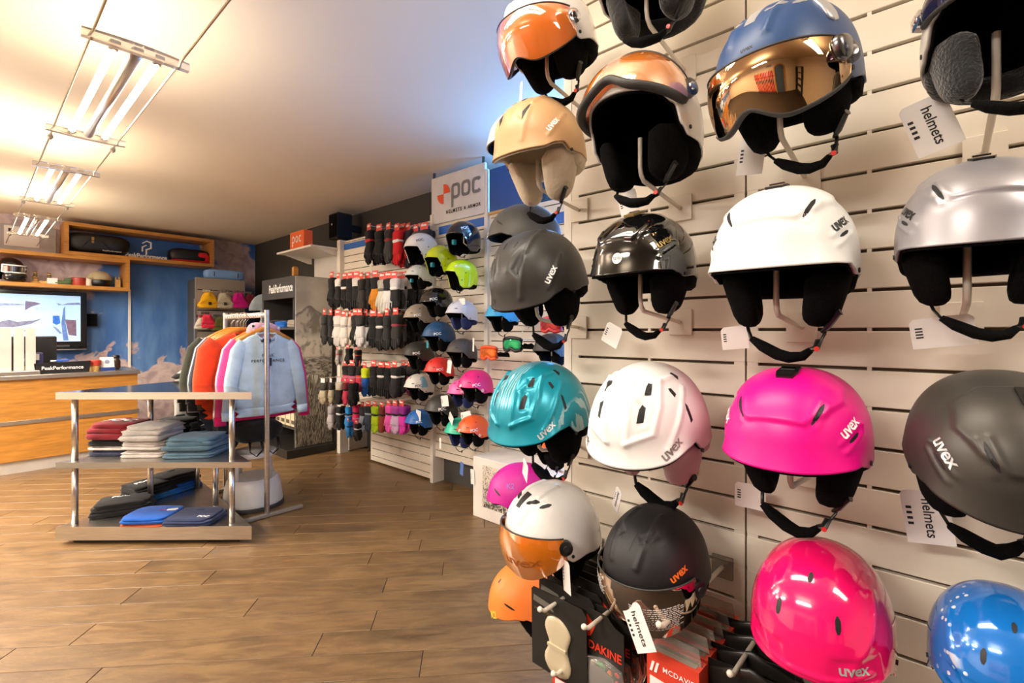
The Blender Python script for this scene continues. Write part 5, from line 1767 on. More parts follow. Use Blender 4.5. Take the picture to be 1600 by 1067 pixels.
# shoe boxes at the bottom
for i, yy in enumerate((5.31, 5.44, 5.57, 5.70)):
    t = thing('shoe_box', 'cream upright carton at the foot of the dark stand, %s from the photo side' % ORD[i], 'box', (BX0 + .09, yy, .30 + .0005))
    MB().box((.06, 0, .16), (.26, .115, .32), bev=.003).obj('carton', plain('cfc3a4', .6), t)
    MB().box((-.0715, 0, .05), (.003, .08, .04)).obj('label_patch', plain('5a5040', .6), t)
    MB().box((-.0715, 0, .20), (.003, .05, .09)).obj('label_print', plain('a3977a', .6), t)

# white shelf over the stand, orange brand cube, black loudspeaker
sx_, sy0, sy1, sz_ = 2.41, 5.0, 5.86, 2.265
t = thing('shelf_board', 'thin white shelf board high on the display wall carrying an orange cube', 'shelf', ((sx_ + WS + .1) / 2, (sy0 + sy1) / 2, sz_))
MB().box((0, 0, .01), (WS + .1 - sx_, sy1 - sy0, .022), bev=.003).obj('board', WHITE, t)
for yy in (-.38, .38):
    MB().prism([(0, 0), (.34, 0), (.34, -.08), (.3, -.08)], lambda x, y, h: Vector((x - .17, yy + h, y)), -.006, .006).obj('bracket', WHITE, t)
a = on(469, 5.3, sz_ + .022)
a = Vector((2.50, 5.42, sz_ + .0222))
t = thing('brand_cube', 'orange cube with white lettering on the thin white shelf', 'sign', a)
ORC = mat('orange_cube', 'f06a26', rough=.4, var=.03)
MB().box((0, 0, .10), (.10, .34, .20), bev=.004).obj('body', ORC, t)
b = MB()
cf = lambda x, y: Vector((-.0512, -x, y))
for ch, cx in (('p', -.085), ('o', 0), ('c', .085)):
    vs, fs_ = [], []
    n = 22
    a0, a1 = (R(40), R(320)) if ch == 'c' else (0, 2 * math.pi)
    pts = [a0 + (a1 - a0) * q / n for q in range(n + 1)]
    vs = [cf(cx + .034 * math.cos(q), .11 + .040 * math.sin(q)) for q in pts] + [cf(cx + .020 * math.cos(q), .11 + .026 * math.sin(q)) for q in pts]
    b = MB().add(vs, [(i, i + 1, n + 2 + i, n + 1 + i) for i in range(n)])
    if ch == 'p':
        b.add([cf(cx - .034, .11), cf(cx - .020, .11), cf(cx - .020, .03), cf(cx - .034, .03)], [(0, 1, 2, 3)])
    b.obj('letter', WINK, t, smooth=None)
a = at(532, 355, X=2.86)
t = thing('loudspeaker', 'black loudspeaker high on the charcoal wall beside the white shelf', 'speaker', a)
MB().box((0, 0, 0), (.18, .20, .30), rz=R(0), bev=.01).obj('cabinet', BLACKP, t)
MB().box((-.0925, 0, 0), (.006, .17, .26), bev=.002).obj('grille', BLACKF, t)
MB().tube([(-.096, .02, .02), (-.098, .02, .02)], .012, n=10).obj('badge', CARD, t)
MB().box((.16, -.02, 0), (.16, .05, .08), bev=.006).obj('bracket', BLACKP, t)


# ------------------------------------------------------------ triangular steel table
TA, TB, TC = Vector((.36, 4.19)), Vector((1.19, 3.27)), Vector((1.27, 4.50))
ctr = (TA + TB + TC) / 3
t = thing('display_table', 'three tier triangular steel display table with round posts and folded clothes', 'table', (ctr.x, ctr.y, 0))


def tri(grow, z0, z1, name, m):
    pts = []
    for P in (TA, TB, TC):
        d = (P - ctr)
        pts.append((d.x * grow, d.y * grow))
    b = MB().prism(pts, lambda x, y, h: Vector((x, y, h)), z0, z1)
    return b.obj(name, m, t, smooth=None)


TOPM = mat('table_steel', 'cfc9c0', rough=.16, metal=1.0, var=.05, vs=3)
tri(1.0, .925, .970, 'top', TOPM)
tri(1.0, .488, .524, 'shelf', STEEL)
tri(1.0, .03, .116, 'base', STEEL)
tri(.86, .0005, .03, 'plinth', BLACKP)
for (x, y) in ((.449, 4.165), (1.125, 3.42), (.86, 4.23), (1.165, 3.86), (1.19, 4.38)):
    MB().tube([(x - ctr.x, y - ctr.y, .116), (x - ctr.x, y - ctr.y, .488)], .018, n=14).obj('leg', STEEL, t, smooth=True)
    MB().tube([(x - ctr.x, y - ctr.y, .524), (x - ctr.x, y - ctr.y, .925)], .018, n=14).obj('leg', STEEL, t, smooth=True)

EDGE = math.degrees(math.atan2(TB.y - TA.y, TB.x - TA.x))      # front edge direction
Z1, Z0 = .5245, .1165


def stack(spec, u, v, z, rz=EDGE, seed=0):
    p = at(u, v, Z=z)
    zz = z
    for i, (lab, size, hx_, kw) in enumerate(spec):
        folded(lab, (p.x + rnd.uniform(-.006, .006), p.y + rnd.uniform(-.006, .006), zz), size, hx_, seed=seed + i * 3, rz=rz + rnd.uniform(-4, 4), **kw)
        zz += size[2] * .98


MW = fabric('6e1420')
stack([('navy folded shirt at the bottom of the maroon pile', (.30, .26, .038), '23263e', {}), ('pale grey folded shirt in the maroon pile', (.30, .26, .026), 'b9b1aa', {}), ('black folded shirt in the maroon pile', (.31, .26, .045), '181716', {}),
       ('maroon hooded sweater with white lettering on top of its pile', (.30, .27, .11), '74141f', dict(logo='POC', lw=.20, nz=.02, lpos=(-.0, .0)))], 190, 705, Z1, seed=40)
stack([('maroon folded sweater with white lettering behind the grey hoodies', (.28, .25, .15), '5c1a20', dict(logo='POC', lw=.16, nz=.018))], 236, 692, Z1, seed=50)
stack([('pale grey hoodie with a black zip, bottom of the grey pile', (.29, .27, .05), 'b3aaa2', dict(nz=.02)), ('light grey hoodie in the middle of the grey pile', (.28, .27, .06), 'b9b0a8', dict(nz=.02)),
       ('grey hoodie with thrown back hood on top of the grey pile', (.28, .28, .10), 'a69f98', dict(nz=.03))], 240, 708, Z1, seed=60)
stack([('slate blue folded trousers at the bottom of their pile', (.33, .28, .05), '4a6272', dict(nz=.015)), ('slate blue folded trousers with a pale tag, top of their pile', (.32, .28, .085), '47606f', dict(nz=.025))], 308, 709, Z1, seed=70)
stack([('black folded sweater at the back of the middle tier', (.30, .26, .17), '141313', dict(nz=.02))], 285, 685, Z1, rz=EDGE + 40, seed=80)
stack([('black folded jacket beside the rear post of the middle tier', (.26, .24, .14), '1b1b1c', dict(nz=.02))], 318, 682, Z1, rz=EDGE + 50, seed=84)
# lowest tier
stack([('orange folded shirt under the royal blue one', (.30, .25, .018), 'b04a24', dict(nz=.006)), ('royal blue folded shirt with a white swing tag', (.30, .26, .035), '1450a4', dict(logo='POC', lw=.12, logo_m=mat('blue_print', '3f7fd0', rough=.5), lpos=(.03, -.06)))], 242, 812, Z0, seed=90)
stack([('navy folded shirt with small white lettering, front right of the lowest tier', (.32, .26, .045), '2a3350', dict(logo='POC', lw=.07, lpos=(.09, -.06)))], 303, 812, Z0, seed=95)
stack([('black folded shirt with a white print, front left of the lowest tier', (.34, .26, .085), '171615', dict(nz=.02, logo='POC', lw=.10, lpos=(-.02, .05)))], 192, 797, Z0, rz=EDGE + 25, seed=100)
stack([('blue folded shirt under a black one, second pile of the lowest tier', (.30, .25, .04), '1e5a8a', {}), ('black folded shirt with pale emblem, second pile of the lowest tier', (.30, .25, .08), '131313', dict(nz=.02, logo='POC', lw=.10, lpos=(-.04, .02)))], 235, 776, Z0, rz=EDGE + 62, seed=104)
stack([('bright blue folded shirt at the back of the lowest tier', (.28, .24, .07), '1c62b8', {}), ('black folded shirt with three white tags, back of the lowest tier', (.28, .24, .07), '161616', dict(nz=.02))], 276, 764, Z0, rz=EDGE + 70, seed=108)
for (u, v, z, w_) in ((268, 796, .17, .05),):
    p = at(u, v, Z=z)
    o = thing('swing_tag', 'white swing tag with red thread lying on the royal blue shirt', 'tag', p, Euler((0, 0, R(EDGE + 20))))
    MB().prism([(-.03, -.012), (.03, -.02), (.04, .0), (.03, .02), (-.03, .02)], lambda x, y, h: Vector((x, y, h)), 0, .0015).obj('card', CARD, o)
    MB().tube([(-.03, .0, .002), (-.05, .015, .004), (-.07, .0, .003)], .0015, n=5).obj('thread', RED, o)

# ------------------------------------------------------------ clothes rack
RX, RY0, RY1, RZ = 1.436, 3.66, 4.52, 1.478
t = thing('clothes_rack', 'steel clothes rail on two posts with floor bars beside the table', 'rack', (RX, (RY0 + RY1) / 2, 0))
oy = (RY0 + RY1) / 2
for yy in (RY0, RY1):
    MB().tube([(0, yy - oy, .02), (0, yy - oy, RZ + .035)], .018, n=14).obj('post', STEEL, t)
    MB().box((.03, yy - oy, .016), (.46, .035, .024), bev=.003).obj('foot_bar', mat('dull_steel', 'a09686', rough=.5, metal=.5), t)
MB().tube([(0, RY0 - oy, RZ), (0, RY1 - oy, RZ)], .016, n=12).obj('rail', STEEL, t, smooth=True)
for k in range(16):
    yy = RY0 + .08 + k * .05 - oy
    MB().lathe([(.0168, -.008), (.021, -.006), (.021, .006), (.0168, .008)], 10, Matrix.Translation((0, yy, RZ)) @ Matrix.Rotation(math.pi / 2, 4, 'X')).obj('rail_ring', RODW, t)
WOODH = mat('hanger_wood', 'c8822c', rough=.4, var=.15, vs=12)


def garment(label, y, hexc, w=.44, h=.60, sleeve=.58, thick=.05, dx=0.0, hood=None, name='sweater', cat='clothes', hem=None, spread=.07, rz=0, zneck=1.335, puff=0, legs=False, cuff=True):
    t = thing(name, label, cat, (RX + dx, y, zneck), Euler((0, 0, R(rz))))
    m = fabric(hexc)
    f = lambda x, z, hh: Vector((x, hh - .03 * math.cos(x * 9) * (1 if hh < 0 else 0) * .4, z + .004 * math.sin(x * 40)))
    if legs:
        for sg in (-1, 1):
            MB().pillow([(0, 0), (sg * w * .42, 0), (sg * w * .46, -.3), (sg * w * .44, -h), (sg * w * .12, -h), (sg * w * .04, -.32)][::sg], thick, f, sub=3).obj('trouser_leg', m, t, smooth=True)
        MB().pillow([(-w * .43, .0), (w * .43, .0), (w * .43, -.05), (-w * .43, -.05)], thick * 1.05, f).obj('waistband', fabric('2a2a2a'), t, smooth=True)
        return t
    body = [(-.075, .0), (-w * .38, -.035), (-w * .5, -.075), (-w * .52, -.20), (-w * .50, -.38), (-w * .49, -h + .06), (w * .49, -h + .06), (w * .50, -.38), (w * .52, -.20), (w * .5, -.075), (w * .38, -.035), (.075, .0), (.05, -.045), (0, -.06), (-.05, -.045)]
    MB().pillow(body, thick, f, sub=4, rings=((1, 0), (.985, .45), (.93, .8), (.8, 1.0), (.5, 1.05), (.2, 1.0))).obj('body', m, t, smooth=True)
    MB().pillow([(-w * .485, -h + .065), (w * .485, -h + .065), (w * .47, -h + .03), (w * .465, -h), (-w * .465, -h), (-w * .47, -h + .03)], thick * .8, f, sub=3).obj('hem', fabric(hem or hexc), t, smooth=True)
    MB().tube([(-.075, .0, .004), (-.055, -thick * .42, -.03), (0, -thick * .5, -.05), (.055, -thick * .42, -.03), (.075, 0, .004), (.0, thick * .4, .014), (-.075, 0, .004)], .011, n=8).obj('collar', fabric(hem or hexc), t, smooth=True)
    for sg in (-1, 1):
        pts = [(sg * w * .36, 0, -.070), (sg * (w * .47), -.004, -.13), (sg * (w * .52 + spread * .4), -.012, -.32), (sg * (w * .52 + spread * .8), -.02, -sleeve + .06)]
        MB().tube(pts, [.058 + puff, .060 + puff, .050 + puff, .041 + puff], n=14, flat=.46, up=(0, 1, 0)).obj('sleeve', m, t, smooth=True)
        if cuff:
            MB().tube([pts[-1], (pts[-1][0] + sg * .002, -.022, -sleeve)], [.043, .039], n=12, flat=.6, up=(0, 1, 0)).obj('cuff', fabric(hem or hexc), t, smooth=True)
    if hood:
        MB().soft((0, .02, .02), (.24, .10, .14), e=.8, nz=.03, seed=int(y * 100)).obj('hood', fabric(hood), t, smooth=True)
    return t


def hanger(label, y, dx=0.0, z=1.338, rz=0, wide=.20):
    t = thing('wooden_hanger', label, 'hanger', (RX + dx, y, z), Euler((0, 0, R(rz))))
    MB().tube([(-wide, 0, -.055), (-wide * .5, 0, .0), (-.02, 0, .035), (.02, 0, .035), (wide * .5, 0, .0), (wide, 0, -.055)], [.013, .017, .018, .018, .017, .013], n=8, flat=.55, up=(0, 1, 0)).obj('shoulders', WOODH, t, smooth=True)
    zz = RZ - z
    pts = [(0, 0, .03), (0, 0, zz - .03)] + [(.024 * math.sin(a) + .0, 0, zz + .0 - .024 * math.cos(a) * -1) for a in ()]
    MB().tube([(0, 0, .03), (0, 0, zz - .05), (.018, 0, zz - .03), (.024, 0, zz), (.016, 0, zz + .018), (0, 0, zz + .024), (-.016, 0, zz + .018), (-.022, 0, zz)], .0028, n=6).obj('hook', CHROME, t)
    return t


GARM = [  # y, colour, description, kwargs
    (3.765, 'b4cad9', 'pale blue sweatshirt with black lettering at the front of the rack', dict(w=.40, h=.60, sleeve=.61, dx=.035)),
    (3.830, 'e64a8e', 'pink hooded sweater with floral hood right behind the pale blue sweatshirt', dict(w=.47, h=.63, sleeve=.65, hood='d8a6b4', dx=.045, hem='e0206a')),
    (3.895, 'a8bccb', 'second pale blue sweatshirt behind the pink one', dict(w=.44, h=.56, sleeve=.62, dx=.04)),
    (3.965, 'ea4c26', 'orange jacket sticking out left of the pale blue sweatshirt', dict(w=.50, h=.62, sleeve=.50, puff=.018, dx=-.05, spread=.03)),
    (4.030, '5a4a40', 'brown grey jacket behind the orange one', dict(w=.46, h=.60, sleeve=.55, puff=.01, dx=-.01)),
    (4.090, '3a4048', 'dark slate jacket, long sleeve hanging left of the orange jacket', dict(w=.50, h=.74, sleeve=.56, puff=.012, dx=-.03)),
    (4.150, 'b4bcc6', 'light grey blue jacket with white shoulder on the rack', dict(w=.48, h=.70, sleeve=.58, puff=.012, dx=-.03)),
    (4.210, '1f1f20', 'black jacket near the far end of the rack', dict(w=.48, h=.80, sleeve=.60, puff=.012, dx=-.02)),
    (4.265, '3e3f34', 'olive dark jacket at the far end of the rack', dict(w=.52, h=.66, sleeve=.58, puff=.015, dx=-.03)),
    (4.320, 'b9b8ac', 'pale stone jacket, last on the rack', dict(w=.46, h=.60, sleeve=.56, puff=.01, dx=-.02)),
]
for i, (y, hx_, lab, kw) in enumerate(GARM):
    g = garment(lab, y, hx_, name='sweatshirt' if i < 3 else 'jacket', **kw)
    hanger('wooden hanger of the ' + ' '.join(lab.split()[:8]), y + .004, dx=kw.get('dx', 0))
    if i == 0:
        fr = lambda x, z: Vector((x, -.0425, z))
        write('lettering', 'PEAK', .085, lambda x, y_: fr(x, y_ - .155), INK, g, bold=.015, gap=1.25)
        write('lettering', 'PERFORMANCE', .235, lambda x, y_: fr(x, y_ - .195), INK, g, bold=.015, gap=1.25)
        MB().tube([(-.03, -.036, -.03), (-.032, -.0435, -.17)], .0015, n=5).obj('tag_thread', INK, g)
        MB().box((-.005, -.0455, -.205), (.055, .003, .06)).obj('swing_tag', BLACKP, g)
        MB().box((-.01, -.0385, -.045), (.06, .003, .025)).obj('neck_label', BLACKP, g)
    if i == 1:
        fl = MB()
        for k in range(16):
            a = rnd.uniform(0, 6.28)
            x0, z0 = rnd.uniform(-.10, .10), rnd.uniform(-.03, .07)
            fl.add([(x0 + .012 * math.cos(q), -.0285, z0 + .012 * math.sin(q)) for q in np.linspace(0, 5.2, 6)], [(0, 1, 2, 3, 4, 5)])
        fl.obj('flower_print', plain('e8e2e0', .7), g, smooth=None, kind='stuff')
# black trousers at the table end and a bag with straps below the sweaters
garment('black trousers hanging below the far jackets behind the table top', 4.40, '171717', name='trousers', w=.40, h=.62, zneck=1.02, legs=True, dx=-.12, thick=.09)
garment('white grey trousers hanging beside the black ones at the far end', 4.54, 'a8a39c', name='trousers', w=.34, h=.50, zneck=1.02, legs=True, dx=-.20, thick=.07)
t = thing('black_bag', 'black bag with hanging straps under the pale blue sweatshirt', 'bag', (RX + .02, 3.89, .60))
MB().soft((0, 0, 0), (.34, .26, .17), e=.7, nz=.03, seed=12).obj('body', fabric('161514'), t, smooth=True)
for k in (-.05, .07):
    MB().tube([(k - .04, -.10, -.05), (k - .045, -.12, -.13), (k, -.12, -.17), (k + .045, -.12, -.13), (k + .04, -.10, -.05)], .011, n=6, flat=.3).obj('strap', BLACKP, t, smooth=True)
MB().tube([(0, .02, .08), (0, .0, RZ - .70 - .01)], .004, n=6).obj('hanging_cord', BLACKP, t)

# ------------------------------------------------------------ kick stool
t = thing('step_stool', 'round pale grey kick step stool on the floor behind the rack post', 'stool', (1.475, 4.02, 0))
STOOL = mat('stool_plastic', 'd9d5cd', rough=.4, var=.03)
MB().lathe([(.20, .012), (.212, .03), (.210, .05), (.196, .16), (.185, .20), (.176, .215)], 36).obj('lower_drum', STOOL, t, smooth=R(50))
MB().lathe([(.214, .0), (.219, .004), (.219, .024), (.212, .03)], 36).obj('rubber_ring', mat('rubber', '3c3a37', rough=.8), t)
MB().lathe([(.176, .214), (.172, .226), (.13, .228), (.001, .226)], 36).obj('lower_step', STOOL, t, smooth=R(50))
for a in (20, 110, 200, 290):
    c, s = math.cos(R(a)), math.sin(R(a))
    MB().tube([(.160 * c, .160 * s, .22), (.150 * c, .150 * s, .32), (.142 * c, .142 * s, .395)], [.034, .026, .030], n=8, flat=.5).obj('support', STOOL, t, smooth=True)
MB().lathe([(.150, .385), (.164, .392), (.166, .412), (.158, .424), (.12, .427), (.001, .427)], 36).obj('top_step', STOOL, t, smooth=R(50))


# ------------------------------------------------------------ packs on rods at the foot of the partition
CARDK = mat('black_card', '25221f', rough=.4, var=.08)
CLEAR = mat('clear_blister', 'e8e4dc', rough=.08, trans=.85, var=.02)
GELPAD = mat('gel_pad', 'cfc0a0', rough=.25, var=.05, trans=.15)


def rod(label, p, reach, m=RODW, r=.0042):
    t = thing('display_hook', label, 'hook', p)
    MB().box((-.003, 0, 0), (.006, .045, .05), bev=.001).obj('plate', CLEAR, t)
    MB().tube([(-.006, 0, 0), (-reach, 0, .012), (-reach - .012, 0, .020)], r, n=8).obj('rod', m, t, smooth=True)
    MB().soft((-reach - .014, 0, .021), (.012, .012, .012), e=1, nu=10, nv=6).obj('end_ball', RODW, t, smooth=True)
    return t


def hang_copies(make, n, x0, x1, labels, seed):
    rg = random.Random(seed)
    first, made = None, []
    for i in range(n):
        x = x0 + (x1 - x0) * i / max(1, n - 1)
        lab = labels(i)
        if first is None:
            first = make(lab)
            o = first
        else:
            o = first.copy()
            col.objects.link(o)
            o['label'] = lab
            for ch in first.children:
                c = mcopy(ch, o)
                for g in ch.children:
                    mcopy(g, c)
        o.location = (x, first['_y'] + rg.uniform(-.004, .004), first['_z'] + rg.uniform(-.004, .006))
        o.rotation_euler = (R(rg.uniform(-1, 1)), R(rg.uniform(-1, 1)), R(rg.uniform(-3, 3)))
        made.append(o)
    for o in made:
        del o['_y'], o['_z']


def face(x, y, h=0.0):        # card facing the aisle: x to the viewer's right, y up
    return Vector((-h, -x, y))


def insole_card(lab):
    t = thing('insole_card', lab, 'package', group=None)
    w, h = .150, .174
    MB().prism([(-w / 2, -h), (w / 2, -h), (w / 2, -.012), (w / 2 - .012, 0), (-w / 2 + .006, 0), (-w / 2, -.006)], face, 0, .0016).obj('card', CARDK, t)
    pts = [(-.006, -.060), (.014, -.066), (.030, -.085), (.034, -.105), (.026, -.135), (.026, -.155), (.034, -.185), (.028, -.215), (.006, -.228), (-.020, -.224), (-.036, -.200), (-.036, -.175), (-.024, -.145), (-.026, -.125), (-.036, -.098), (-.028, -.070)]
    MB().pillow([(x + .002, y * .76 + .004) for x, y in pts], .010, lambda x, y, h_: face(x, y, .0035 + h_), sub=2).obj('pad', GELPAD, t, smooth=True)
    MB().box(face(.002, -.104, .0085), (.004, .05, .008), bev=.001).obj('pad_ridge', GELPAD, t)
    write('lettering', 'MEDIUM EDGE KIT', .07, lambda x, y: face(x - .03, y - .045, .0022), GOLDINK, t)
    MB().add([face(-.07, -.03, .0021), face(-.01, -.036, .0021), face(-.02, -.022, .0021), face(-.068, -.016, .0021)], [(0, 1, 2, 3)]).obj('print_block', plain('6a655c', .4), t, smooth=None)
    p0 = at(879, 925, X=.86)
    t['_y'], t['_z'] = p0.y, p0.z
    return t


hang_copies(insole_card, 8, .84, 1.06, lambda i: 'black hanging card with a pale gel pad, front one of the left rod' if i == 0 else 'black hanging card on the left rod, %s behind the front one' % ORD[i - 1], 4)
p = at(868, 940, X=.86)
rod('white rod carrying the black gel pad cards', (WN - .0005, p.y - .015, p.z + .0), WN - .80)


def stud_card(lab):
    t = thing('blister_card', lab, 'package')
    w, h = .088, .21
    MB().prism([(-w / 2, -h), (w / 2, -h), (w / 2, -.022), (w / 2 - .02, -.016), (.004, 0), (-w / 2 + .004, 0), (-w / 2, -.005)], face, 0, .0016).obj('card', CARDK, t)
    write('lettering', 'DAKINE', .078, lambda x, y: face(x, y - .072, .0024), mat('red_ink', 'e23c22', rough=.4), t, bold=.02, tall=1.1)
    MB().add([face(-.044, -.012, .0021), face(-.022, -.03, .0021), face(-.034, -.055, .0021), face(-.044, -.06, .0021)], [(0, 1, 2, 3)]).obj('print_block', mat('red_ink', 'e23c22', rough=.4), t, smooth=None)
    MB().pillow([(-.040, -.095), (.040, -.095), (.040, -.165), (-.040, -.165)], .018, lambda x, y, h_: face(x, y, .004 + h_)).obj('blister', CLEAR, t, smooth=True)
    rg = random.Random(11)
    cols = ('2a9a5c', 'd83a2a', 'e0b020', '2a5ab0', 'e06a20', 'c02828', '38b070')
    for k in range(9):
        x, y = rg.uniform(-.030, .030), rg.uniform(-.155, -.105)
        r_ = .009 if k == 0 else .006
        if k == 0:
            x, y, r_ = -.018, -.112, .013
        MB().lathe([(r_, 0), (r_, .003), (r_ * .35, .004), (r_ * .3, .001)], 10, Matrix.Translation(face(x, y, .003)) @ Matrix.Rotation(-math.pi / 2, 4, 'Y')).obj('stud', plain(cols[k % 7], .4), t)
    for k in (-.02, .02):
        MB().prism([(k - .012, -.195), (k + .012, -.195), (k, -.176)], lambda x, y, h_: face(x, y, h_), .0018, .0024).obj('print_triangle', WINK, t, smooth=None)
    p0 = at(951, 962, X=.86)
    t['_y'], t['_z'] = p0.y, p0.z
    return t


hang_copies(stud_card, 8, .85, 1.06, lambda i: 'black and red card with coloured studs in clear blister, front of the middle rod' if i == 0 else 'black and red stud card on the middle rod, %s behind the front one' % ORD[i - 1], 6)
p = at(940, 988, X=.85)
rod('white rod carrying the black and red stud cards', (WN - .0005, p.y, p.z + .02), WN - .80)


def brace_box(lab):
    t = thing('brace_box', lab, 'package')
    w, h, d = .100, .20, .034
    RB = mat('box_red', 'd8442f', rough=.3, var=.04)
    MB().prism([(-w / 2, -h), (w / 2, -h), (w / 2, 0), (-w / 2, 0)], face, -d, 0).obj('carton', RB, t)
    MB().prism([(-w / 2 + .006, -h), (w / 2 - .012, -h), (w / 2 - .016, -.052), (-w / 2 + .006, -.046)], face, .0, .0012).obj('white_panel', CARD, t, smooth=None)
    MB().soft(face(.0, -.13, .002), (.006, .05, .10), e=.8).obj('picture', plain('3a2a26', .5), t, smooth=True)
    write('lettering', 'MCDAVID', .062, lambda x, y: face(x + .014, y - .024, .0016), WINK, t, bold=.01, gap=1.1)
    for k in (0, 1):
        MB().prism([(-.044 + k * .009, -.036), (-.039 + k * .009, -.036), (-.034 + k * .009, -.018), (-.039 + k * .009, -.018)], face, .0, .0016).obj('emblem', WINK, t, smooth=None)
    MB().prism([(-w / 2 + .002, 0.0), (w / 2 - .002, 0.0), (w / 2 - .008, .030), (-w / 2 + .008, .030)], face, -d * .55, -d * .5).obj('hang_tab', CLEAR, t)
    MB().prism([(-w / 2 + .008, .0004), (w / 2 - .008, .0004), (w / 2 - .008, .0012), (-w / 2 + .008, .0012)], face, -d + .006, -.006).obj('top_panel', plain('8f8578', .5), t)
    p0 = at(1055, 1027, X=.87)
    t['_y'], t['_z'] = p0.y, p0.z
    return t


hang_copies(brace_box, 6, .85, 1.05, lambda i: 'red and white brace box with a clear hang tab, front one of the right rod' if i == 0 else 'red brace box on the right rod, %s behind the front one' % ORD[i - 1], 8)
p = at(1040, 1015, X=.85)
rod('white rod carrying the red brace boxes', (WN - .0005, p.y - .012, p.z + .055), WN - .81, r=.005)
p = at(884, 1062, X=.85)
for i in range(3):
    t = thing('brace_box', 'small red box under the gel pad cards, %s from the front' % ORD[i], 'package', (.85 + i * .05, p.y, p.z))
    MB().prism([(-.036, -.16), (.036, -.16), (.036, 0), (-.036, 0)], face, -.036, 0).obj('carton', mat('box_red', 'd8442f', rough=.3, var=.04), t)
    MB().prism([(-.028, -.02), (.028, -.02), (.028, -.008), (-.028, -.008)], face, .0, .001).obj('white_panel', CARD, t, smooth=None)
    MB().prism([(-.03, 0), (.03, 0), (.024, .028), (-.024, .028)], face, -.02, -.018).obj('hang_tab', CLEAR, t)
rod('white rod carrying the small red boxes below the gel pads', (WN - .0005, p.y, p.z + .016), WN - .82)
p = at(1185, 1042, X=.95)
for i in range(4):
    t = thing('flat_pouch', 'flat black pouch below the pink helmet, %s from the front' % ORD[i], 'package', (.90 + i * .05, p.y + .012 * i, p.z + .0 * i), Euler((0, R(-6), R(4))))
    MB().pillow([(-.075, 0), (.075, 0), (.078, -.2), (-.078, -.2)], .016, lambda x, y, h: face(x, y, h)).obj('pouch', mat('pouch_black', '1e1b18', rough=.3, var=.1), t, smooth=True)
    MB().prism([(-.07, -.006), (.07, -.006), (.07, .016), (-.07, .016)], face, -.001, .001).obj('header', BLACKP, t)
rod('white rod carrying the flat black pouches', (WN - .0005, p.y + .02, p.z + .008), .26)

# ------------------------------------------------------------ plinth and small things in the gap behind the partition
t = thing('plinth_box', 'white display plinth on the floor with a black and white photo, behind the magenta helmet', 'plinth', (2.62, 2.10, 0))
MB().box((0, 0, .22), (.32, .92, .44), bev=.003).obj('body', mat('plinth_white', 'e6dfd6', rough=.4), t)


def speck_photo():
    m, nt, b, node, math_, step, mix, noise, P, xyz = graph('speckled_photo')
    n = noise(stretched(node, P, (60, 60, 34)), 1.6, 6, 1.2)
    g = math_('ADD', n, math_('MULTIPLY', math_('SUBTRACT', .30, xyz[2]), .45))
    c = mix(step(g, .52, .60), lin('d8cdbd'), lin('3e3a36'))
    nt.links.new(c, b.inputs['Base Color'])
    return m


MB().box((-.1612, .16, .24), (.002, .40, .30)).obj('photo', speck_photo(), t)
H['k6'] = helmet('sky blue helmet far behind the charcoal one', 'P', (2.50, LOC['k6'][1], LOC['k6'][2]), paint('3aa6d8', .4), yaw=-6, pitch=8, scale=LOC['k6'][3], res=SMALL, strap='short')
H['k7'] = helmet('dark grey helmet far behind the teal zebra one', 'P', (2.50, LOC['k7'][1], LOC['k7'][2]), paint('3a3836', .5), yaw=-6, pitch=8, scale=LOC['k7'][3], res=SMALL, strap='short')
for k in ('k6', 'k7'):
    x, y, z, s = LOC[k]
    g = thing('display_peg', 'white wall peg carrying the ' + ' '.join(H[k]['label'].split()[:4]), 'hook', (WS - .0005, y, z - .055))
    MB().box((-.003, 0, 0), (.006, .04, .05), bev=.001).obj('plate', SLAT, g)
    MB().tube([(-.005, 0, 0), (-.22, 0, .01), (-.268, 0, .03), (-.268, 0, .055 + .105 * s)], .0045, n=7).obj('rod', RODW, g, smooth=True)


def goggles(label, p, frame, lens, yaw=-90):
    t = thing('ski_goggles', label, 'goggles', p, Euler((0, 0, R(yaw))))
    n = 20
    top = [Vector((math.sin(a) * .095, -.05 - .04 * math.cos(a), .045 - .01 * (a / .9) ** 2)) for a in np.linspace(-.95, .95, n)]
    bot = [Vector((math.sin(a) * .095, -.05 - .04 * math.cos(a), -.045 + .022 * math.exp(-(a / .22) ** 2) + .012 * (a / .9) ** 2)) for a in np.linspace(-.95, .95, n)]
    MB().grid([top, [(u_ + v_) / 2 + Vector((0, -.008, 0)) for u_, v_ in zip(top, bot)], bot]).obj('lens', lens, t, smooth=True)
    MB().tube(top + bot[::-1] + [top[0]], .010, n=8, flat=1.2).obj('frame', frame, t, smooth=True)
    MB().tube([(-.085, -.06, 0), (-.10, .02, .0), (-.05, .09, -.02), (.05, .09, -.02), (.10, .02, 0), (.085, -.06, 0)], .016, n=6, flat=.2, up=(0, 1, 0.2)).obj('strap', BLACKF, t, smooth=True)
    g = thing('wire_peg', 'wire peg holding the ' + label, 'hook', (WS - .0005, p[1], p[2] + .03))
    MB().tube([(0, 0, 0), (-(WS - p[0]), 0, .0)], .004, n=6).obj('rod', RODW, g)
    return t


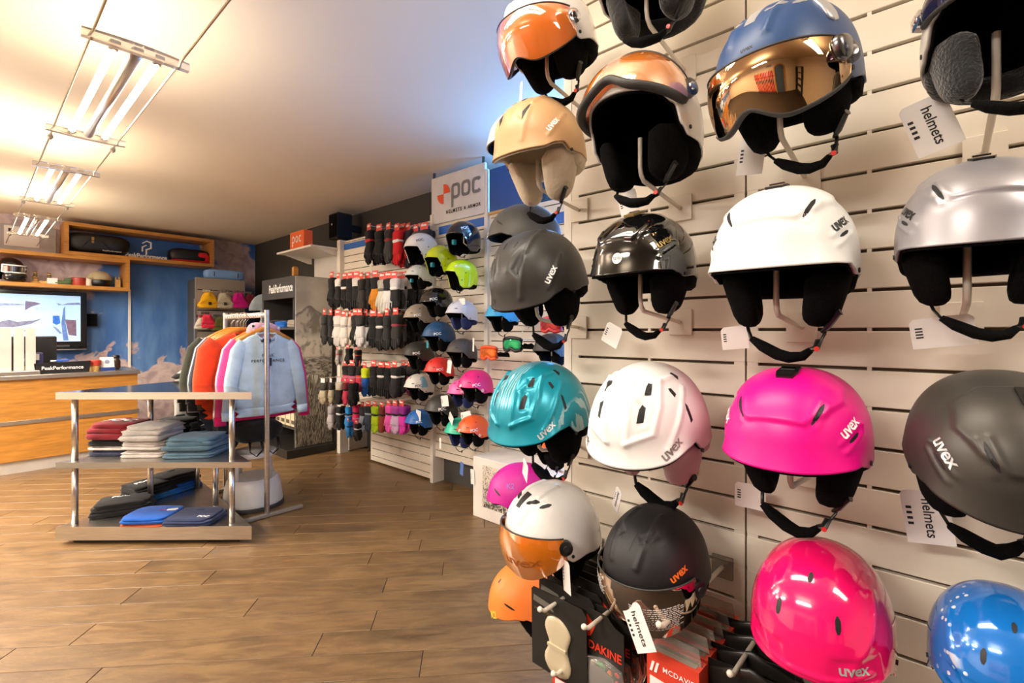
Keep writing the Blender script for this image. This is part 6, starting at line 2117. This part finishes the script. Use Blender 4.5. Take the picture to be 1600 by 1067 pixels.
pp = at(775, 551, X=2.56)
goggles('orange ski goggles on the far wall above the teal helmet', pp, mat('orange_frame', 'e2501e', rough=.35), mat('orange_goggle_lens', 'e07030', rough=.05, metal=.5))
pp = at(812, 538, X=2.50)
goggles('green lensed ski goggles behind the charcoal helmet straps', pp, BLACKP, mat('green_goggle_lens', '30b070', rough=.05, metal=.5))
pp = at(872, 508, X=2.55)
goggles('red ski goggles beside the partition edge', pp, mat('red_frame', 'c02a2a', rough=.35), mat('red_goggle_lens', 'a03030', rough=.05, metal=.5))
t = thing('poster', 'blue poster in a wooden frame high on the far wall right of the brand board', 'poster', (WS - .001, 2.30, 2.31))
MB().span((-.010, -.02, 0), (0, .385, .34)).obj('sheet', mat('poster_blue', '17509c', rough=.4, var=.05), t)
MB().span((-.016, -.03, -.02), (-.0, .395, .0)).obj('frame_rail', LWOOD, t)


# ------------------------------------------------------------ the far side of the shop, mirrored in the visors
SKI = ['c8281c', 'd83a22', 'b81e1e', 'e06028', 'd02a20']
t = thing('ski_rack', 'long rail on the wall behind the camera holding upright red skis', 'rack', (-3.19, 1.0, .35))
MB().box((.03, 0, .9), (.06, 2.2, .06)).obj('rail', plain('3a3632', .5), t)
MB().box((.12, 0, -.30), (.24, 2.2, .10)).obj('foot_rail', plain('3a3632', .5), t)
for k in range(12):
    g = thing('ski_pair', 'upright red and orange pair of skis, %s in the rail behind the camera' % ORD[k], 'skis', (-3.08, .05 + k * .17, .10), Euler((0, R(-2), 0)))
    MB().prism([(-.055, 0), (.055, 0), (.045, .8), (.055, 1.55), (.03, 1.68), (0, 1.71), (-.03, 1.68), (-.055, 1.55), (-.045, .8)], lambda x, y, h: Vector((h, x, y)), 0, .02).obj('ski', plain(SKI[k % 5], .25, coat=.6), g)
    MB().box((.04, 0, .78), (.05, .06, .26), bev=.01).obj('binding', BLACKP, g)
d = bpy.data.objects.new('door_1', None)
put(d, kind='structure')
d.location = (-3.199, -.75, 0)
pts_o = [(-.62, 0), (-.62, 1.9)] + [(-.62 * math.cos(a), 1.9 + .42 * math.sin(a)) for a in np.linspace(.2, 2.94, 12)] + [(.62, 1.9), (.62, 0)]
pts_i = [(-.50, 0), (-.50, 1.88)] + [(-.50 * math.cos(a), 1.88 + .32 * math.sin(a)) for a in np.linspace(.2, 2.94, 12)] + [(.50, 1.88), (.50, 0)]
b = MB()
for h in (0, .08):
    P = [[Vector((h, x, y)) for x, y in pts_o], [Vector((h, x, y)) for x, y in pts_i]]
    b.grid(P)
for pts in (pts_o, pts_i):
    b.grid([[Vector((0, x, y)) for x, y in pts], [Vector((.08, x, y)) for x, y in pts]])
b.obj('door_frame', OAK, d, smooth=None)
MB().prism(pts_i, lambda x, y, h: Vector((h, x, y)), .002, .01).obj('door_leaf', mat('blue_door_view', '4a5a70', rough=.3, var=.3, vs=9), d, smooth=None)
t = thing('brand_plate', 'grey brand sign high on the wall behind the camera', 'sign', (-3.195, .35, 2.25))
MB().box((.01, 0, 0), (.03, .7, .28), bev=.004).obj('board', plain('b8b4ae', .4), t)
write('lettering', 'uvex', .5, lambda x, y: Vector((.0262, x, y)), INK, t, bold=.03)
t = thing('dark_shelving', 'dark shelf unit with coloured boxes behind the camera', 'shelf', (-2.6, -3.0, 0))
for z in (.05, .5, .95, 1.4, 1.85):
    MB().box((0, 0, z), (1.0, .36, .04)).obj('shelf', plain('2c2926', .5), t)
for x in (-.5, .5):
    MB().box((x, 0, .95), (.04, .36, 1.9)).obj('side', plain('2c2926', .5), t)
